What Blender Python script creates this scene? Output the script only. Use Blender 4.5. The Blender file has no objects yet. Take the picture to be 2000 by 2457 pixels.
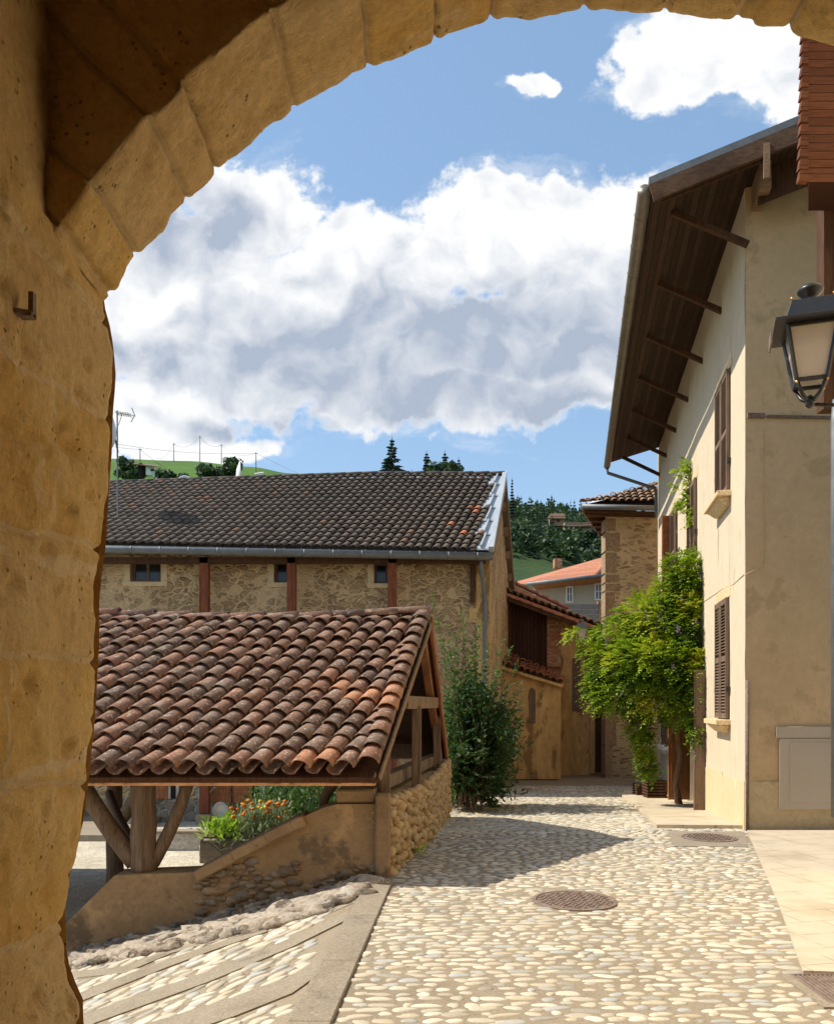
import bpy, math, random
from mathutils import Vector, noise
import numpy as np
random.seed(7)
S = bpy.context.scene
C = S.collection
# ---------------------------------------------------------------- camera
CH = 1.62                       # eye height, metres
cam_d = bpy.data.cameras.new('camera'); cam = bpy.data.objects.new('camera', cam_d); C.objects.link(cam)
cam.location = (0, 0, CH); cam.rotation_euler = (math.radians(90), 0, 0)
cam_d.sensor_fit = 'HORIZONTAL'; cam_d.sensor_width = 36; cam_d.lens = 36
cam_d.shift_y = 461.5/2000; cam_d.clip_start = .05; cam_d.clip_end = 6000
S.camera = cam
# ---------------------------------------------------------------- light
EL = math.radians(49.4)
sun_d = bpy.data.lights.new('sun', 'SUN'); sun_d.energy = 4.4; sun_d.angle = math.radians(.5); sun_d.color = (1, .93, .80)
sun = bpy.data.objects.new('sun', sun_d); C.objects.link(sun)
sdir = Vector((-math.cos(EL), .012, math.sin(EL))).normalized()      # towards the sun
sun.rotation_euler = sdir.to_track_quat('Z', 'Y').to_euler()
S.view_settings.view_transform = 'Standard'; S.view_settings.look = 'None'
S.view_settings.exposure = 0.53; S.view_settings.gamma = 1
S.cycles.max_bounces = 8; S.cycles.diffuse_bounces = 5

world = bpy.data.worlds.new('World'); S.world = world; world.use_nodes = True
nt = world.node_tree; nt.nodes.clear(); N = nt.nodes; L = nt.links
def mth(nt, op, a, b=None, clamp=False):
    n = nt.nodes.new('ShaderNodeMath'); n.operation = op; n.use_clamp = clamp
    for i, v in enumerate((a, b)):
        if v is None: continue
        if isinstance(v, (int, float)): n.inputs[i].default_value = v
        else: nt.links.new(v, n.inputs[i])
    return n.outputs[0]
def nz(nt, vec, scale, detail=6, rough=.55, dist=0):
    n = nt.nodes.new('ShaderNodeTexNoise'); n.inputs['Scale'].default_value = scale
    n.inputs['Detail'].default_value = detail; n.inputs['Roughness'].default_value = rough
    n.inputs['Distortion'].default_value = dist
    if vec is not None: nt.links.new(vec, n.inputs['Vector'])
    return n.outputs['Fac']
def maprange(nt, v, a, b, c=0, d=1, smooth=True):
    n = nt.nodes.new('ShaderNodeMapRange'); n.interpolation_type = 'SMOOTHSTEP' if smooth else 'LINEAR'
    nt.links.new(v, n.inputs['Value'])
    for k, x in zip(('From Min', 'From Max', 'To Min', 'To Max'), (a, b, c, d)): n.inputs[k].default_value = x
    return n.outputs['Result']
def vmath(nt, op, a, b):
    n = nt.nodes.new('ShaderNodeVectorMath'); n.operation = op
    nt.links.new(a, n.inputs[0])
    if isinstance(b, (tuple, list)): n.inputs[1].default_value = b
    elif isinstance(b, (int, float)): n.inputs[3].default_value = b
    else: nt.links.new(b, n.inputs[1])
    return n.outputs[0]
def mixc(nt, f, a, b, mode='MIX'):
    n = nt.nodes.new('ShaderNodeMix'); n.data_type = 'RGBA'; n.blend_type = mode
    for k, v in ((0, f), (6, a), (7, b)):
        if isinstance(v, (int, float)): n.inputs[k].default_value = v
        elif isinstance(v, (tuple, list)): n.inputs[k].default_value = tuple(v)[:3] + (1,)
        else: nt.links.new(v, n.inputs[k])
    return n.outputs[2]
sky = N.new('ShaderNodeTexSky'); sky.sky_type = 'NISHITA'; sky.sun_disc = False
sky.sun_elevation = EL; sky.sun_rotation = math.radians(-90); sky.altitude = 300; sky.air_density = 1.15
sky.dust_density = .8; sky.ozone_density = 1.2
bg = N.new('ShaderNodeBackground'); bg.inputs[1].default_value = .118
skc = mixc(nt, .35, sky.outputs[0], (2.3, 3.9, 5.9))
L.new(skc, bg.inputs[0])
tc = N.new('ShaderNodeTexCoord'); sep = N.new('ShaderNodeSeparateXYZ'); L.new(tc.outputs['Generated'], sep.inputs[0])
yy = mth(nt, 'MAXIMUM', mth(nt, 'ABSOLUTE', sep.outputs[1]), .06)
u = mth(nt, 'MULTIPLY', mth(nt, 'DIVIDE', sep.outputs[0], yy), 20)      # cloud map: azimuth / height, tenths
v = mth(nt, 'MULTIPLY', mth(nt, 'DIVIDE', sep.outputs[2], yy), 20)
cmb = N.new('ShaderNodeCombineXYZ'); L.new(u, cmb.inputs[0]); L.new(v, cmb.inputs[1]); P0 = cmb.outputs[0]
warp = N.new('ShaderNodeTexNoise'); warp.inputs['Scale'].default_value = .45; warp.inputs['Detail'].default_value = 6
L.new(P0, warp.inputs['Vector'])
wv = vmath(nt, 'SCALE', vmath(nt, 'SUBTRACT', warp.outputs['Color'], (.5, .5, .5)), 2.0)
PW = vmath(nt, 'ADD', P0, wv)
def ell(cx, cy, rx, ry, P):
    a = vmath(nt, 'SUBTRACT', P, ((cx-1000)/100, (1690-cy)/100, 0))
    b = vmath(nt, 'MULTIPLY', a, (100/rx, 100/ry, 0))
    n = nt.nodes.new('ShaderNodeVectorMath'); n.operation = 'LENGTH'; nt.links.new(b, n.inputs[0])
    return mth(nt, 'SUBTRACT', 1, n.outputs['Value'])
def union(lst, P):
    o = None
    for e in lst:
        f = ell(*e, P)
        o = f if o is None else mth(nt, 'MAXIMUM', o, f)
    return o
bias = union([(600,500,200,120),(300,620,250,200),(520,740,420,190),(880,640,260,150),(1180,560,220,150),(1370,560,230,140),
    (1540,500,170,110),(1470,660,200,120),(900,850,760,170),(1320,820,480,170),(1160,920,420,100),(360,1000,270,110),(520,1070,170,48),
    (1760,110,250,130),(1620,190,190,75),(1890,220,150,90),(1530,120,75,60),(1275,200,66,30),(1432,1196,42,26),
    (2300,600,300,400),(-300,300,300,300)], PW)
def fb(P, sc, det, ro): return mth(nt, 'SUBTRACT', nz(nt, P, sc, det, ro), .5)
fine = fb(P0, 1.3, 9, .60)
shapeN = mth(nt, 'ADD', bias, mth(nt, 'MULTIPLY', fine, 1.15))
wispN = nz(nt, vmath(nt, 'MULTIPLY', PW, (.45, 1, 1)), .9, 7, .66)
mask = maprange(nt, shapeN, -.05, .22)
wisp = maprange(nt, mth(nt, 'ADD', wispN, mth(nt, 'MULTIPLY', bias, .30)), .44, .80, 0, .5)
mask = mth(nt, 'MAXIMUM', mask, wisp)
gray = union([(450,560,240,110),(1180,800,620,170),(760,830,420,130),(330,860,330,70),(1150,950,500,70),(640,1010,260,40)], PW)
relief = mth(nt, 'SUBTRACT', fb(PW, .8, 6, .5), fb(vmath(nt, 'ADD', PW, (-.30, .50, 0)), .8, 6, .5))
gr = mth(nt, 'ADD', maprange(nt, mth(nt, 'ADD', gray, mth(nt, 'MULTIPLY', fb(P0, .5, 4, .5), 1.0)), -.45, .75, 0, .95), mth(nt, 'MULTIPLY', relief, -1.5))
thin = maprange(nt, shapeN, -.10, .32)
gr = mth(nt, 'MULTIPLY', mth(nt, 'MAXIMUM', gr, 0), thin, clamp=True)
cc = mixc(nt, gr, (.97, .975, .98), (.41, .475, .59))
bg2 = N.new('ShaderNodeBackground'); L.new(cc, bg2.inputs[0]); bg2.inputs[1].default_value = .74
mx = N.new('ShaderNodeMixShader'); L.new(mask, mx.inputs[0]); L.new(bg.outputs[0], mx.inputs[1]); L.new(bg2.outputs[0], mx.inputs[2])
wo = N.new('ShaderNodeOutputWorld'); L.new(mx.outputs[0], wo.inputs[0])

# ---------------------------------------------------------------- helpers
def P(px, py, Y): return Vector(((px-1000)/2000*Y, Y, CH+(1690-py)/2000*Y))
class MB:
    def __init__(s): s.v = []; s.f = []; s.r = []; s.m = []; s.mi = 0
    def face(s, pts, rnd=.5):
        b = len(s.v); s.v += [tuple(p) for p in pts]; s.f.append(tuple(range(b, b+len(pts)))); s.r.append(rnd); s.m.append(s.mi)
    def add(s, vs, fs, rnd=.5):
        b = len(s.v); s.v += [tuple(p) for p in vs]
        for f in fs: s.f.append(tuple(b+i for i in f)); s.r.append(rnd); s.m.append(s.mi)
    def hexa(s, p, rnd=.5):      # p[0..3] bottom loop, p[4..7] top loop
        s.add(p, [(0,3,2,1),(4,5,6,7),(0,1,5,4),(1,2,6,5),(2,3,7,6),(3,0,4,7)], rnd)
    def box(s, a, b, rnd=.5):
        x0,y0,z0 = a; x1,y1,z1 = b
        s.hexa([(x0,y0,z0),(x1,y0,z0),(x1,y1,z0),(x0,y1,z0),(x0,y0,z1),(x1,y0,z1),(x1,y1,z1),(x0,y1,z1)], rnd)
    def beam(s, a, b, w, h, up=(0,0,1), rnd=.5):
        a = Vector(a); b = Vector(b); d = (b-a).normalized(); u = Vector(up)
        sd = d.cross(u).normalized(); u = sd.cross(d).normalized()
        s.hexa([a-sd*w/2-u*h/2, a+sd*w/2-u*h/2, b+sd*w/2-u*h/2, b-sd*w/2-u*h/2,
                a-sd*w/2+u*h/2, a+sd*w/2+u*h/2, b+sd*w/2+u*h/2, b-sd*w/2+u*h/2], rnd)
    def prism(s, pts, d, rnd=.5):
        pts = [Vector(p) for p in pts]; d = Vector(d); n = len(pts)
        s.add(pts+[p+d for p in pts], [tuple(range(n)), tuple(range(2*n-1, n-1, -1))]+[(i, i+n, (i+1)%n+n, (i+1)%n) for i in range(n)], rnd)
    def tube(s, path, rad, seg=8, caps=True, rnd=.5):
        path = [Vector(p) for p in path]; n = len(path)
        if not isinstance(rad, (list, tuple)): rad = [rad]*n
        vs = []; ref = None
        for i, p in enumerate(path):
            t = (path[min(i+1, n-1)]-path[max(i-1, 0)]).normalized()
            if ref is None: ref = Vector((0,0,1)) if abs(t.z) < .9 else Vector((1,0,0))
            a = t.cross(ref).normalized(); b = a.cross(t).normalized(); ref = b
            for k in range(seg):
                q = 2*math.pi*k/seg; vs.append(p+(a*math.cos(q)+b*math.sin(q))*rad[i])
        fs = [(i*seg+k, i*seg+(k+1)%seg, (i+1)*seg+(k+1)%seg, (i+1)*seg+k) for i in range(n-1) for k in range(seg)]
        if caps: fs += [tuple(range(seg-1, -1, -1)), tuple((n-1)*seg+k for k in range(seg))]
        s.add(vs, fs, rnd)
    def grid(s, fn, nu, nv, rnd=.5):
        vs = [fn(i/nu, j/nv) for i in range(nu+1) for j in range(nv+1)]
        w = nv+1
        s.add(vs, [(i*w+j, (i+1)*w+j, (i+1)*w+j+1, i*w+j+1) for i in range(nu) for j in range(nv)], rnd)
    def lathe(s, c, prof, seg=16, rnd=.5):
        c = Vector(c); vs = [c+Vector((r*math.cos(2*math.pi*k/seg), r*math.sin(2*math.pi*k/seg), z)) for r, z in prof for k in range(seg)]
        n = len(prof)
        s.add(vs, [(i*seg+k, i*seg+(k+1)%seg, (i+1)*seg+(k+1)%seg, (i+1)*seg+k) for i in range(n-1) for k in range(seg)]
              +[tuple(range(seg-1,-1,-1)), tuple((n-1)*seg+k for k in range(seg))], rnd)
    def blob(s, c, r, rnd=.5, rings=5, seg=8, jit=.12, rot=None):
        c = Vector(c); o = Vector((random.random()*50, random.random()*50, 0)); vs = []
        for i in range(rings+1):
            th = math.pi*i/rings
            for k in range(seg):
                q = 2*math.pi*k/seg
                d = Vector((math.sin(th)*math.cos(q), math.sin(th)*math.sin(q), math.cos(th)))
                f = 1+jit*3*noise.noise(d*1.3+o)
                p = Vector((d.x*r[0]*f, d.y*r[1]*f, d.z*r[2]*f))
                if rot is not None: p.rotate(rot)
                vs.append(c+p)
        s.add(vs, [(i*seg+k, (i+1)*seg+k, (i+1)*seg+(k+1)%seg, i*seg+(k+1)%seg) for i in range(rings) for k in range(seg)], rnd)
    def build(s, name, m, parent=None, smooth=False, bevel=0):
        me = bpy.data.meshes.new(name); me.from_pydata(s.v, [], s.f)
        for k in (m if isinstance(m, (list, tuple)) else [m]): me.materials.append(k)
        if isinstance(m, (list, tuple)): me.polygons.foreach_set('material_index', s.m)
        a = me.attributes.new('rnd', 'FLOAT', 'FACE'); a.data.foreach_set('value', s.r)
        if smooth: me.polygons.foreach_set('use_smooth', [True]*len(s.f))
        me.update(); o = bpy.data.objects.new(name, me); C.objects.link(o)
        if parent is not None:
            o.parent = parent; o.matrix_parent_inverse = parent_inv(parent)
        if bevel:
            b = o.modifiers.new('bevel', 'BEVEL'); b.width = bevel; b.segments = 1; b.limit_method = 'ANGLE'
        return o
def world_loc(o):
    l = Vector(o.location)
    return l
def parent_inv(p):
    from mathutils import Matrix
    if p.type == 'EMPTY': return Matrix.Translation(-Vector(p.location))
    return Matrix.Identity(4)       # parts are built in world coordinates
def thing(name, label, cat, loc, group=None, kind=None):
    o = bpy.data.objects.new(name, None); C.objects.link(o); o.location = loc; o.empty_display_size = .2
    o['label'] = label; o['category'] = cat
    if group: o['group'] = group
    if kind: o['kind'] = kind
    return o
def tag(o, label, cat, group=None, kind=None):
    if label: o['label'] = label
    if cat: o['category'] = cat
    if group: o['group'] = group
    if kind: o['kind'] = kind
    return o
def dup(o, parent=None):
    c = o.copy(); C.objects.link(c)
    if parent is not None: c.parent = parent
    for ch in list(o.children): dup(ch, c)
    return c
# ---------------------------------------------------------------- materials
def newmat(name):
    m = bpy.data.materials.new(name); m.use_nodes = True
    b = m.node_tree.nodes['Principled BSDF']; return m, m.node_tree, b
def coords(nt, stretch=(1,1,1)):
    t = nt.nodes.new('ShaderNodeTexCoord')
    return vmath(nt, 'MULTIPLY', t.outputs['Object'], stretch)
def ramp(nt, f, cols, pos=None):
    r = nt.nodes.new('ShaderNodeValToRGB'); nt.links.new(f, r.inputs[0]); e = r.color_ramp.elements
    n = len(cols)
    while len(e) < n: e.new(.5)
    for i, c in enumerate(cols):
        e[i].position = pos[i] if pos else i/(n-1); e[i].color = tuple(c)[:3]+(1,)
    return r.outputs[0]
def attr(nt, name='rnd'):
    a = nt.nodes.new('ShaderNodeAttribute'); a.attribute_name = name; return a.outputs['Fac']
def bump(nt, b, h, strength, dist, prev=None):
    n = nt.nodes.new('ShaderNodeBump'); n.inputs['Strength'].default_value = strength; n.inputs['Distance'].default_value = dist
    nt.links.new(h, n.inputs['Height'])
    if prev is not None: nt.links.new(prev, n.inputs['Normal'])
    nt.links.new(n.outputs[0], b.inputs['Normal']); return n.outputs[0]
def M(name, cols, scale=2.0, rough=.85, bs=30, bd=.006, bstr=.6, stretch=(1,1,1), fine=.35, rndc=None, spec=.25, metal=0, spots=None):
    m, nt, b = newmat(name); co = coords(nt, stretch)
    f = maprange(nt, nz(nt, co, scale, 8, .62), .28, .72, smooth=False)
    c = ramp(nt, f, cols)
    if rndc:
        c2 = ramp(nt, attr(nt), rndc)
        c = mixc(nt, .75, c, c2)
    g = maprange(nt, nz(nt, co, bs*.8, 4, .7), .3, .7, 1-fine, 1+fine, False)
    c = mixc(nt, 1, c, comb(nt, g), 'MULTIPLY')
    if spots:     # (colour, scale, threshold, amount)
        for col, sc, th, am in spots:
            c = mixc(nt, maprange(nt, nz(nt, co, sc, 6, .7), th, th+.06, 0, am), c, col)
    nt.links.new(c, b.inputs['Base Color']); b.inputs['Roughness'].default_value = rough
    b.inputs['Specular IOR Level'].default_value = spec; b.inputs['Metallic'].default_value = metal
    p = bump(nt, b, nz(nt, co, bs, 8, .7), bstr, bd)
    return m
def comb(nt, g):
    n = nt.nodes.new('ShaderNodeCombineColor')
    for i in range(3): nt.links.new(g, n.inputs[i])
    return n.outputs[0]
def stonewall(name, mortar, stones, scale=(4,4,7), edge=(.02,.10), bd=.03, warp=.25, cover=None, cov=(.45,.6), rnds=1):
    m, nt, b = newmat(name); t = nt.nodes.new('ShaderNodeTexCoord'); co0 = t.outputs['Object']
    w = nt.nodes.new('ShaderNodeTexNoise'); w.inputs['Scale'].default_value = 3; w.inputs['Detail'].default_value = 4; nt.links.new(co0, w.inputs['Vector'])
    co = vmath(nt, 'ADD', co0, vmath(nt, 'SCALE', vmath(nt, 'SUBTRACT', w.outputs['Color'], (.5,.5,.5)), warp))
    co = vmath(nt, 'MULTIPLY', co, scale)
    a = nt.nodes.new('ShaderNodeTexVoronoi'); a.feature = 'DISTANCE_TO_EDGE'; a.inputs['Scale'].default_value = 1; nt.links.new(co, a.inputs['Vector']); a.inputs['Randomness'].default_value = rnds
    q = nt.nodes.new('ShaderNodeTexVoronoi'); q.inputs['Scale'].default_value = 1; nt.links.new(co, q.inputs['Vector']); q.inputs['Randomness'].default_value = rnds
    sp = nt.nodes.new('ShaderNodeSeparateColor'); nt.links.new(q.outputs['Color'], sp.inputs[0])
    e = mth(nt, 'ADD', a.outputs['Distance'], mth(nt, 'MULTIPLY', mth(nt, 'SUBTRACT', nz(nt, co0, 14, 4), .5), .12))
    e = mth(nt, 'ADD', e, mth(nt, 'MULTIPLY', mth(nt, 'SUBTRACT', sp.outputs[1], .5), .14))
    k = maprange(nt, e, *edge)
    c = mixc(nt, k, mortar, ramp(nt, sp.outputs[0], stones))
    if cover:
        kk = maprange(nt, nz(nt, co0, .9, 7, .65), cov[0], cov[1]); c = mixc(nt, mth(nt, 'MULTIPLY', kk, .93), c, cover); k = mth(nt, 'MULTIPLY', k, mth(nt, 'SUBTRACT', 1.0, mth(nt, 'MULTIPLY', kk, .85)))
    g = maprange(nt, nz(nt, co0, 22, 5, .7), .3, .7, .72, 1.25, False); c = mixc(nt, 1, c, comb(nt, g), 'MULTIPLY')
    g = maprange(nt, nz(nt, co0, .8, 5, .6), .3, .7, .82, 1.15, False); c = mixc(nt, 1, c, comb(nt, g), 'MULTIPLY')
    nt.links.new(c, b.inputs['Base Color']); b.inputs['Roughness'].default_value = .9; b.inputs['Specular IOR Level'].default_value = .15
    h = mth(nt, 'ADD', k, mth(nt, 'MULTIPLY', nz(nt, co0, 40, 6, .7), .35))
    bump(nt, b, h, .9, bd); return m
def leafmat(name, cols, trans=.35, transcol=(.35,.55,.05)):
    m, nt, b = newmat(name); c = ramp(nt, attr(nt), cols)
    nt.links.new(c, b.inputs['Base Color']); b.inputs['Roughness'].default_value = .5; b.inputs['Specular IOR Level'].default_value = .3
    tr = nt.nodes.new('ShaderNodeBsdfTranslucent'); nt.links.new(mixc(nt, 1, mixc(nt, .5, c, transcol), (1.5,1.5,1.2), 'MULTIPLY'), tr.inputs[0])
    mx = nt.nodes.new('ShaderNodeMixShader'); mx.inputs[0].default_value = trans
    nt.links.new(b.outputs[0], mx.inputs[1]); nt.links.new(tr.outputs[0], mx.inputs[2])
    nt.links.new(mx.outputs[0], nt.nodes['Material Output'].inputs[0]); return m
# ================================================================ materials
def archstone():
    m, nt, b = newmat('ochre_stone'); t = nt.nodes.new('ShaderNodeTexCoord'); co = t.outputs['Object']
    c = ramp(nt, maprange(nt, nz(nt, co, 1.7, 9, .66), .28, .72, smooth=False), [(.74,.42,.13),(.85,.53,.17),(.88,.60,.25),(.82,.54,.22)])
    a = attr(nt)
    c = mixc(nt, maprange(nt, a, 0, .8, 0, .55), c, (.80,.60,.36))
    st = nz(nt, vmath(nt, 'MULTIPLY', co, (1,1,.25)), 3.2, 8, .7)
    c = mixc(nt, maprange(nt, st, .52, .66, 0, .45), c, (.58,.36,.14))
    c = mixc(nt, maprange(nt, nz(nt, co, 4.5, 9, .72), .56, .64, 0, .6), c, (.88,.66,.36))
    c = mixc(nt, maprange(nt, nz(nt, co, 7, 10, .78), .60, .66, 0, .55), c, (.45,.33,.19))
    g = maprange(nt, nz(nt, co, 45, 8, .8), .3, .7, .80, 1.18, False); c = mixc(nt, 1, c, comb(nt, g), 'MULTIPLY')
    p = nt.nodes.new('ShaderNodeTexVoronoi'); p.inputs['Scale'].default_value = 34; nt.links.new(vmath(nt, 'ADD', co, vmath(nt, 'SCALE', co, .0)), p.inputs['Vector'])
    pit = mth(nt, 'MULTIPLY', maprange(nt, p.outputs['Distance'], .10, .24, 1, 0), maprange(nt, nz(nt, co, 5, 5, .6), .50, .60))
    c = mixc(nt, mth(nt, 'MULTIPLY', pit, .7), c, (.20,.11,.05))
    c = mixc(nt, maprange(nt, a, .88, .97, 0, .55), c, (.92,.70,.42))
    c = mixc(nt, maprange(nt, nz(nt, vmath(nt, 'MULTIPLY', co, (1,2.2,1)), 11, 10, .8), .57, .61, 0, .30), c, (.95,.74,.45))
    c = mixc(nt, maprange(nt, nz(nt, vmath(nt, 'ADD', co, (3,7,1)), 13, 10, .82), .585, .62, 0, .38), c, (.40,.24,.10))
    nt.links.new(c, b.inputs['Base Color']); b.inputs['Roughness'].default_value = .95; b.inputs['Specular IOR Level'].default_value = .15
    h = mth(nt, 'ADD', nz(nt, co, 16, 12, .78), mth(nt, 'MULTIPLY', pit, -.5))
    h = mth(nt, 'ADD', h, mth(nt, 'MULTIPLY', nz(nt, vmath(nt, 'MULTIPLY', co, (1,3,.6)), 30, 8, .75), .5))
    bump(nt, b, h, 1.0, .022); return m
m_arch = archstone()
m_mortar = M('road_mortar', [(.21,.165,.115),(.29,.235,.165),(.25,.20,.145)], 1.2, .95, 60, .004, .6, fine=.22)
m_peb = M('river_pebble', [(.55,.47,.33),(.66,.58,.43)], 9, .62, 90, .001, .3, fine=.12,
          rndc=[(.22,.20,.16),(.34,.36,.36),(.40,.34,.25),(.54,.48,.37),(.42,.34,.23),(.66,.61,.50),(.52,.47,.37),(.32,.275,.21)], spec=.35)
m_conc = M('old_concrete', [(.22,.18,.13),(.29,.24,.175),(.25,.21,.16)], 1.5, .95, 90, .005, .8, fine=.32, spots=[((.42,.38,.31), 40, .58, .6), ((.13,.105,.08), 3, .60, .4)])
m_stamp = None
def paving():
    m, nt, b = newmat('stamped_paving'); t = nt.nodes.new('ShaderNodeTexCoord'); co = t.outputs['Object']
    rot = nt.nodes.new('ShaderNodeVectorRotate'); rot.inputs['Angle'].default_value = math.radians(-12); nt.links.new(co, rot.inputs['Vector']); 
    br = nt.nodes.new('ShaderNodeTexBrick'); nt.links.new(rot.outputs[0], br.inputs['Vector'])
    br.inputs['Scale'].default_value = 1; br.inputs['Brick Width'].default_value = .42; br.inputs['Row Height'].default_value = .30
    br.inputs['Mortar Size'].default_value = .006; br.offset_frequency = 3; br.offset = .37
    br.inputs['Color1'].default_value = (1,1,1,1); br.inputs['Color2'].default_value = (.92,.92,.92,1); br.inputs['Mortar'].default_value = (.62,.60,.56,1)
    c = ramp(nt, maprange(nt, nz(nt, co, 1.3, 6), .3, .7), [(.44,.36,.25),(.54,.45,.33),(.50,.42,.31)])
    brk = mixc(nt, maprange(nt, nz(nt, co, 2.1, 3), .42, .56), (1,1,1), br.outputs['Color'])
    c = mixc(nt, 1, c, brk, 'MULTIPLY')
    nt.links.new(c, b.inputs['Base Color']); b.inputs['Roughness'].default_value = .8; b.inputs['Specular IOR Level'].default_value = .25
    h = mth(nt, 'ADD', mth(nt, 'MULTIPLY', br.outputs['Fac'], -1), mth(nt, 'MULTIPLY', nz(nt, vmath(nt, 'MULTIPLY', co, (1,2.5,1)), 9, 6, .7), .8))
    bump(nt, b, h, .5, .006); return m
m_stamp = paving()
m_plaza = stonewall('plaza_setts', (.44,.38,.29), [(.50,.44,.34),(.58,.52,.41),(.46,.41,.33)], (7,11,1), (.02,.08), .006, .1)
m_earth = M('bare_earth', [(.10,.08,.05),(.16,.12,.08)], 2, .95)
WOODD = [(.045,.020,.010),(.085,.040,.020),(.06,.03,.017)]
m_darkwood = M('dark_wood', WOODD, 3, .8, 40, .004, .7, (1,1,.12), .4)
m_soffit = None
def planks(name, cols, width, axisdir, gap=.05, rough=.75, depth=.008, grain=.35):
    m, nt, b = newmat(name); t = nt.nodes.new('ShaderNodeTexCoord'); co = t.outputs['Object']
    d = nt.nodes.new('ShaderNodeVectorMath'); d.operation = 'DOT_PRODUCT'; nt.links.new(co, d.inputs[0]); d.inputs[1].default_value = axisdir
    s = mth(nt, 'DIVIDE', d.outputs['Value'], width); fr = mth(nt, 'FRACT', s); fl = mth(nt, 'FLOOR', s)
    wn = nt.nodes.new('ShaderNodeTexWhiteNoise'); wn.noise_dimensions = '1D'; nt.links.new(fl, wn.inputs['W'])
    st = tuple(1 if abs(a) > .5 else .12 for a in axisdir)
    c = ramp(nt, mth(nt, 'ADD', mth(nt, 'MULTIPLY', wn.outputs['Value'], .6), mth(nt, 'MULTIPLY', nz(nt, vmath(nt, 'MULTIPLY', co, st), 18, 5, .7), .5)), cols, None)
    g = maprange(nt, nz(nt, vmath(nt, 'MULTIPLY', co, st), 50, 4, .7), .3, .7, 1-grain, 1+grain, False)
    c = mixc(nt, 1, c, comb(nt, g), 'MULTIPLY')
    e = mth(nt, 'MINIMUM', fr, mth(nt, 'SUBTRACT', 1, fr)); k = maprange(nt, e, 0, gap)
    c = mixc(nt, k, tuple(x*.35 for x in cols[0]), c)
    nt.links.new(c, b.inputs['Base Color']); b.inputs['Roughness'].default_value = rough; b.inputs['Specular IOR Level'].default_value = .2
    bump(nt, b, mth(nt, 'ADD', k, mth(nt, 'MULTIPLY', g, .2)), .8, depth); return m
DW = Vector((.1875, 1, 0)).normalized()            # the way the long house wall runs
NW = Vector((-DW.y, DW.x, 0))                       # out of that wall, towards the street
m_soffit = planks('soffit_boards', [(.035,.020,.012),(.06,.034,.02),(.09,.05,.03)], .10, tuple(NW), .08)
m_cream = M('cream_render', [(.55,.455,.32),(.61,.51,.37),(.58,.485,.355)], .9, .95, 14, .012, .55, (1,1,.35), .07, spots=[((.56,.44,.28), 1.6, .66, .5), ((.80,.70,.52), 3, .64, .4), ((.47,.37,.25), 4, .57, .35), ((.44,.34,.22), 22, .68, .35)])
m_cream_shade = M('cream_render_shade', [(.60,.43,.245),(.67,.485,.285),(.57,.405,.23)], .8, .95, 12, .012, .5, fine=.07, spots=[((.50,.37,.22), 1.7, .60, .5), ((.80,.66,.46), 6, .66, .45), ((.42,.30,.17), 2.2, .57, .45), ((.38,.27,.16), 30, .70, .5)])  # cream render copied for the shaded front, shade tone put into the colour
m_dado = M('stained_dado', [(.50,.38,.22),(.58,.46,.28),(.46,.34,.20)], 1.4, .95, 20, .01, .5, fine=.12, spots=[((.36,.24,.12), 2.2, .58, .6)])
m_sill = M('sill_stone', [(.60,.44,.24),(.66,.52,.32)], 4, .9, 40, .004, .5)
m_gray = M('grey_render', [(.42,.38,.32),(.50,.46,.40)], 1.2, .95, 20, .008, .5)
m_zinc = M('weathered_zinc', [(.12,.13,.135),(.17,.18,.185),(.14,.145,.145)], 3, .55, 20, .001, .3, metal=.3, spec=.5, fine=.12)
m_zincl = M('new_zinc', [(.40,.42,.44),(.50,.52,.53)], 3, .45, 10, .002, .3, metal=.25, spec=.5, fine=.06)
m_gutb = M('brown_gutter', [(.16,.13,.10),(.22,.19,.15)], 3, .45, 12, .001, .3, metal=.5, spec=.5, fine=.1)
m_iron = M('lamp_iron', [(.012,.012,.013),(.02,.02,.02)], 5, .38, 60, .0006, .3, spec=.5)
m_brass = M('brass', [(.5,.25,.08),(.6,.32,.12)], 5, .35, metal=.9)
m_rust = M('rusty_iron', [(.16,.115,.09),(.24,.175,.14)], 14, .8)
m_red = M('red_timber', [(.13,.035,.015),(.21,.065,.028),(.10,.03,.015)], 5, .75, 50, .004, .6, (1,1,.1), .4)
m_redh = M('reddish_board', [(.20,.07,.03),(.34,.14,.06),(.14,.06,.03)], 6, .8, 60, .004, .7, (1,.2,.2), .4)
m_grayw = M('weathered_oak', [(.13,.085,.05),(.22,.15,.10),(.09,.055,.03)], 4, .85, 45, .008, .8, (1,1,.08), .45)
m_oakb = M('oak_beam', [(.20,.12,.065),(.29,.19,.11)], 5, .85, 45, .004, .7, (.2,1,1), .4)
m_fascia0 = M('charred_fascia', [(.02,.014,.010),(.07,.035,.018),(.62,.27,.10)], 2.6, .8, 40, .004, .6, (.8,1,3), .35)
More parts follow.
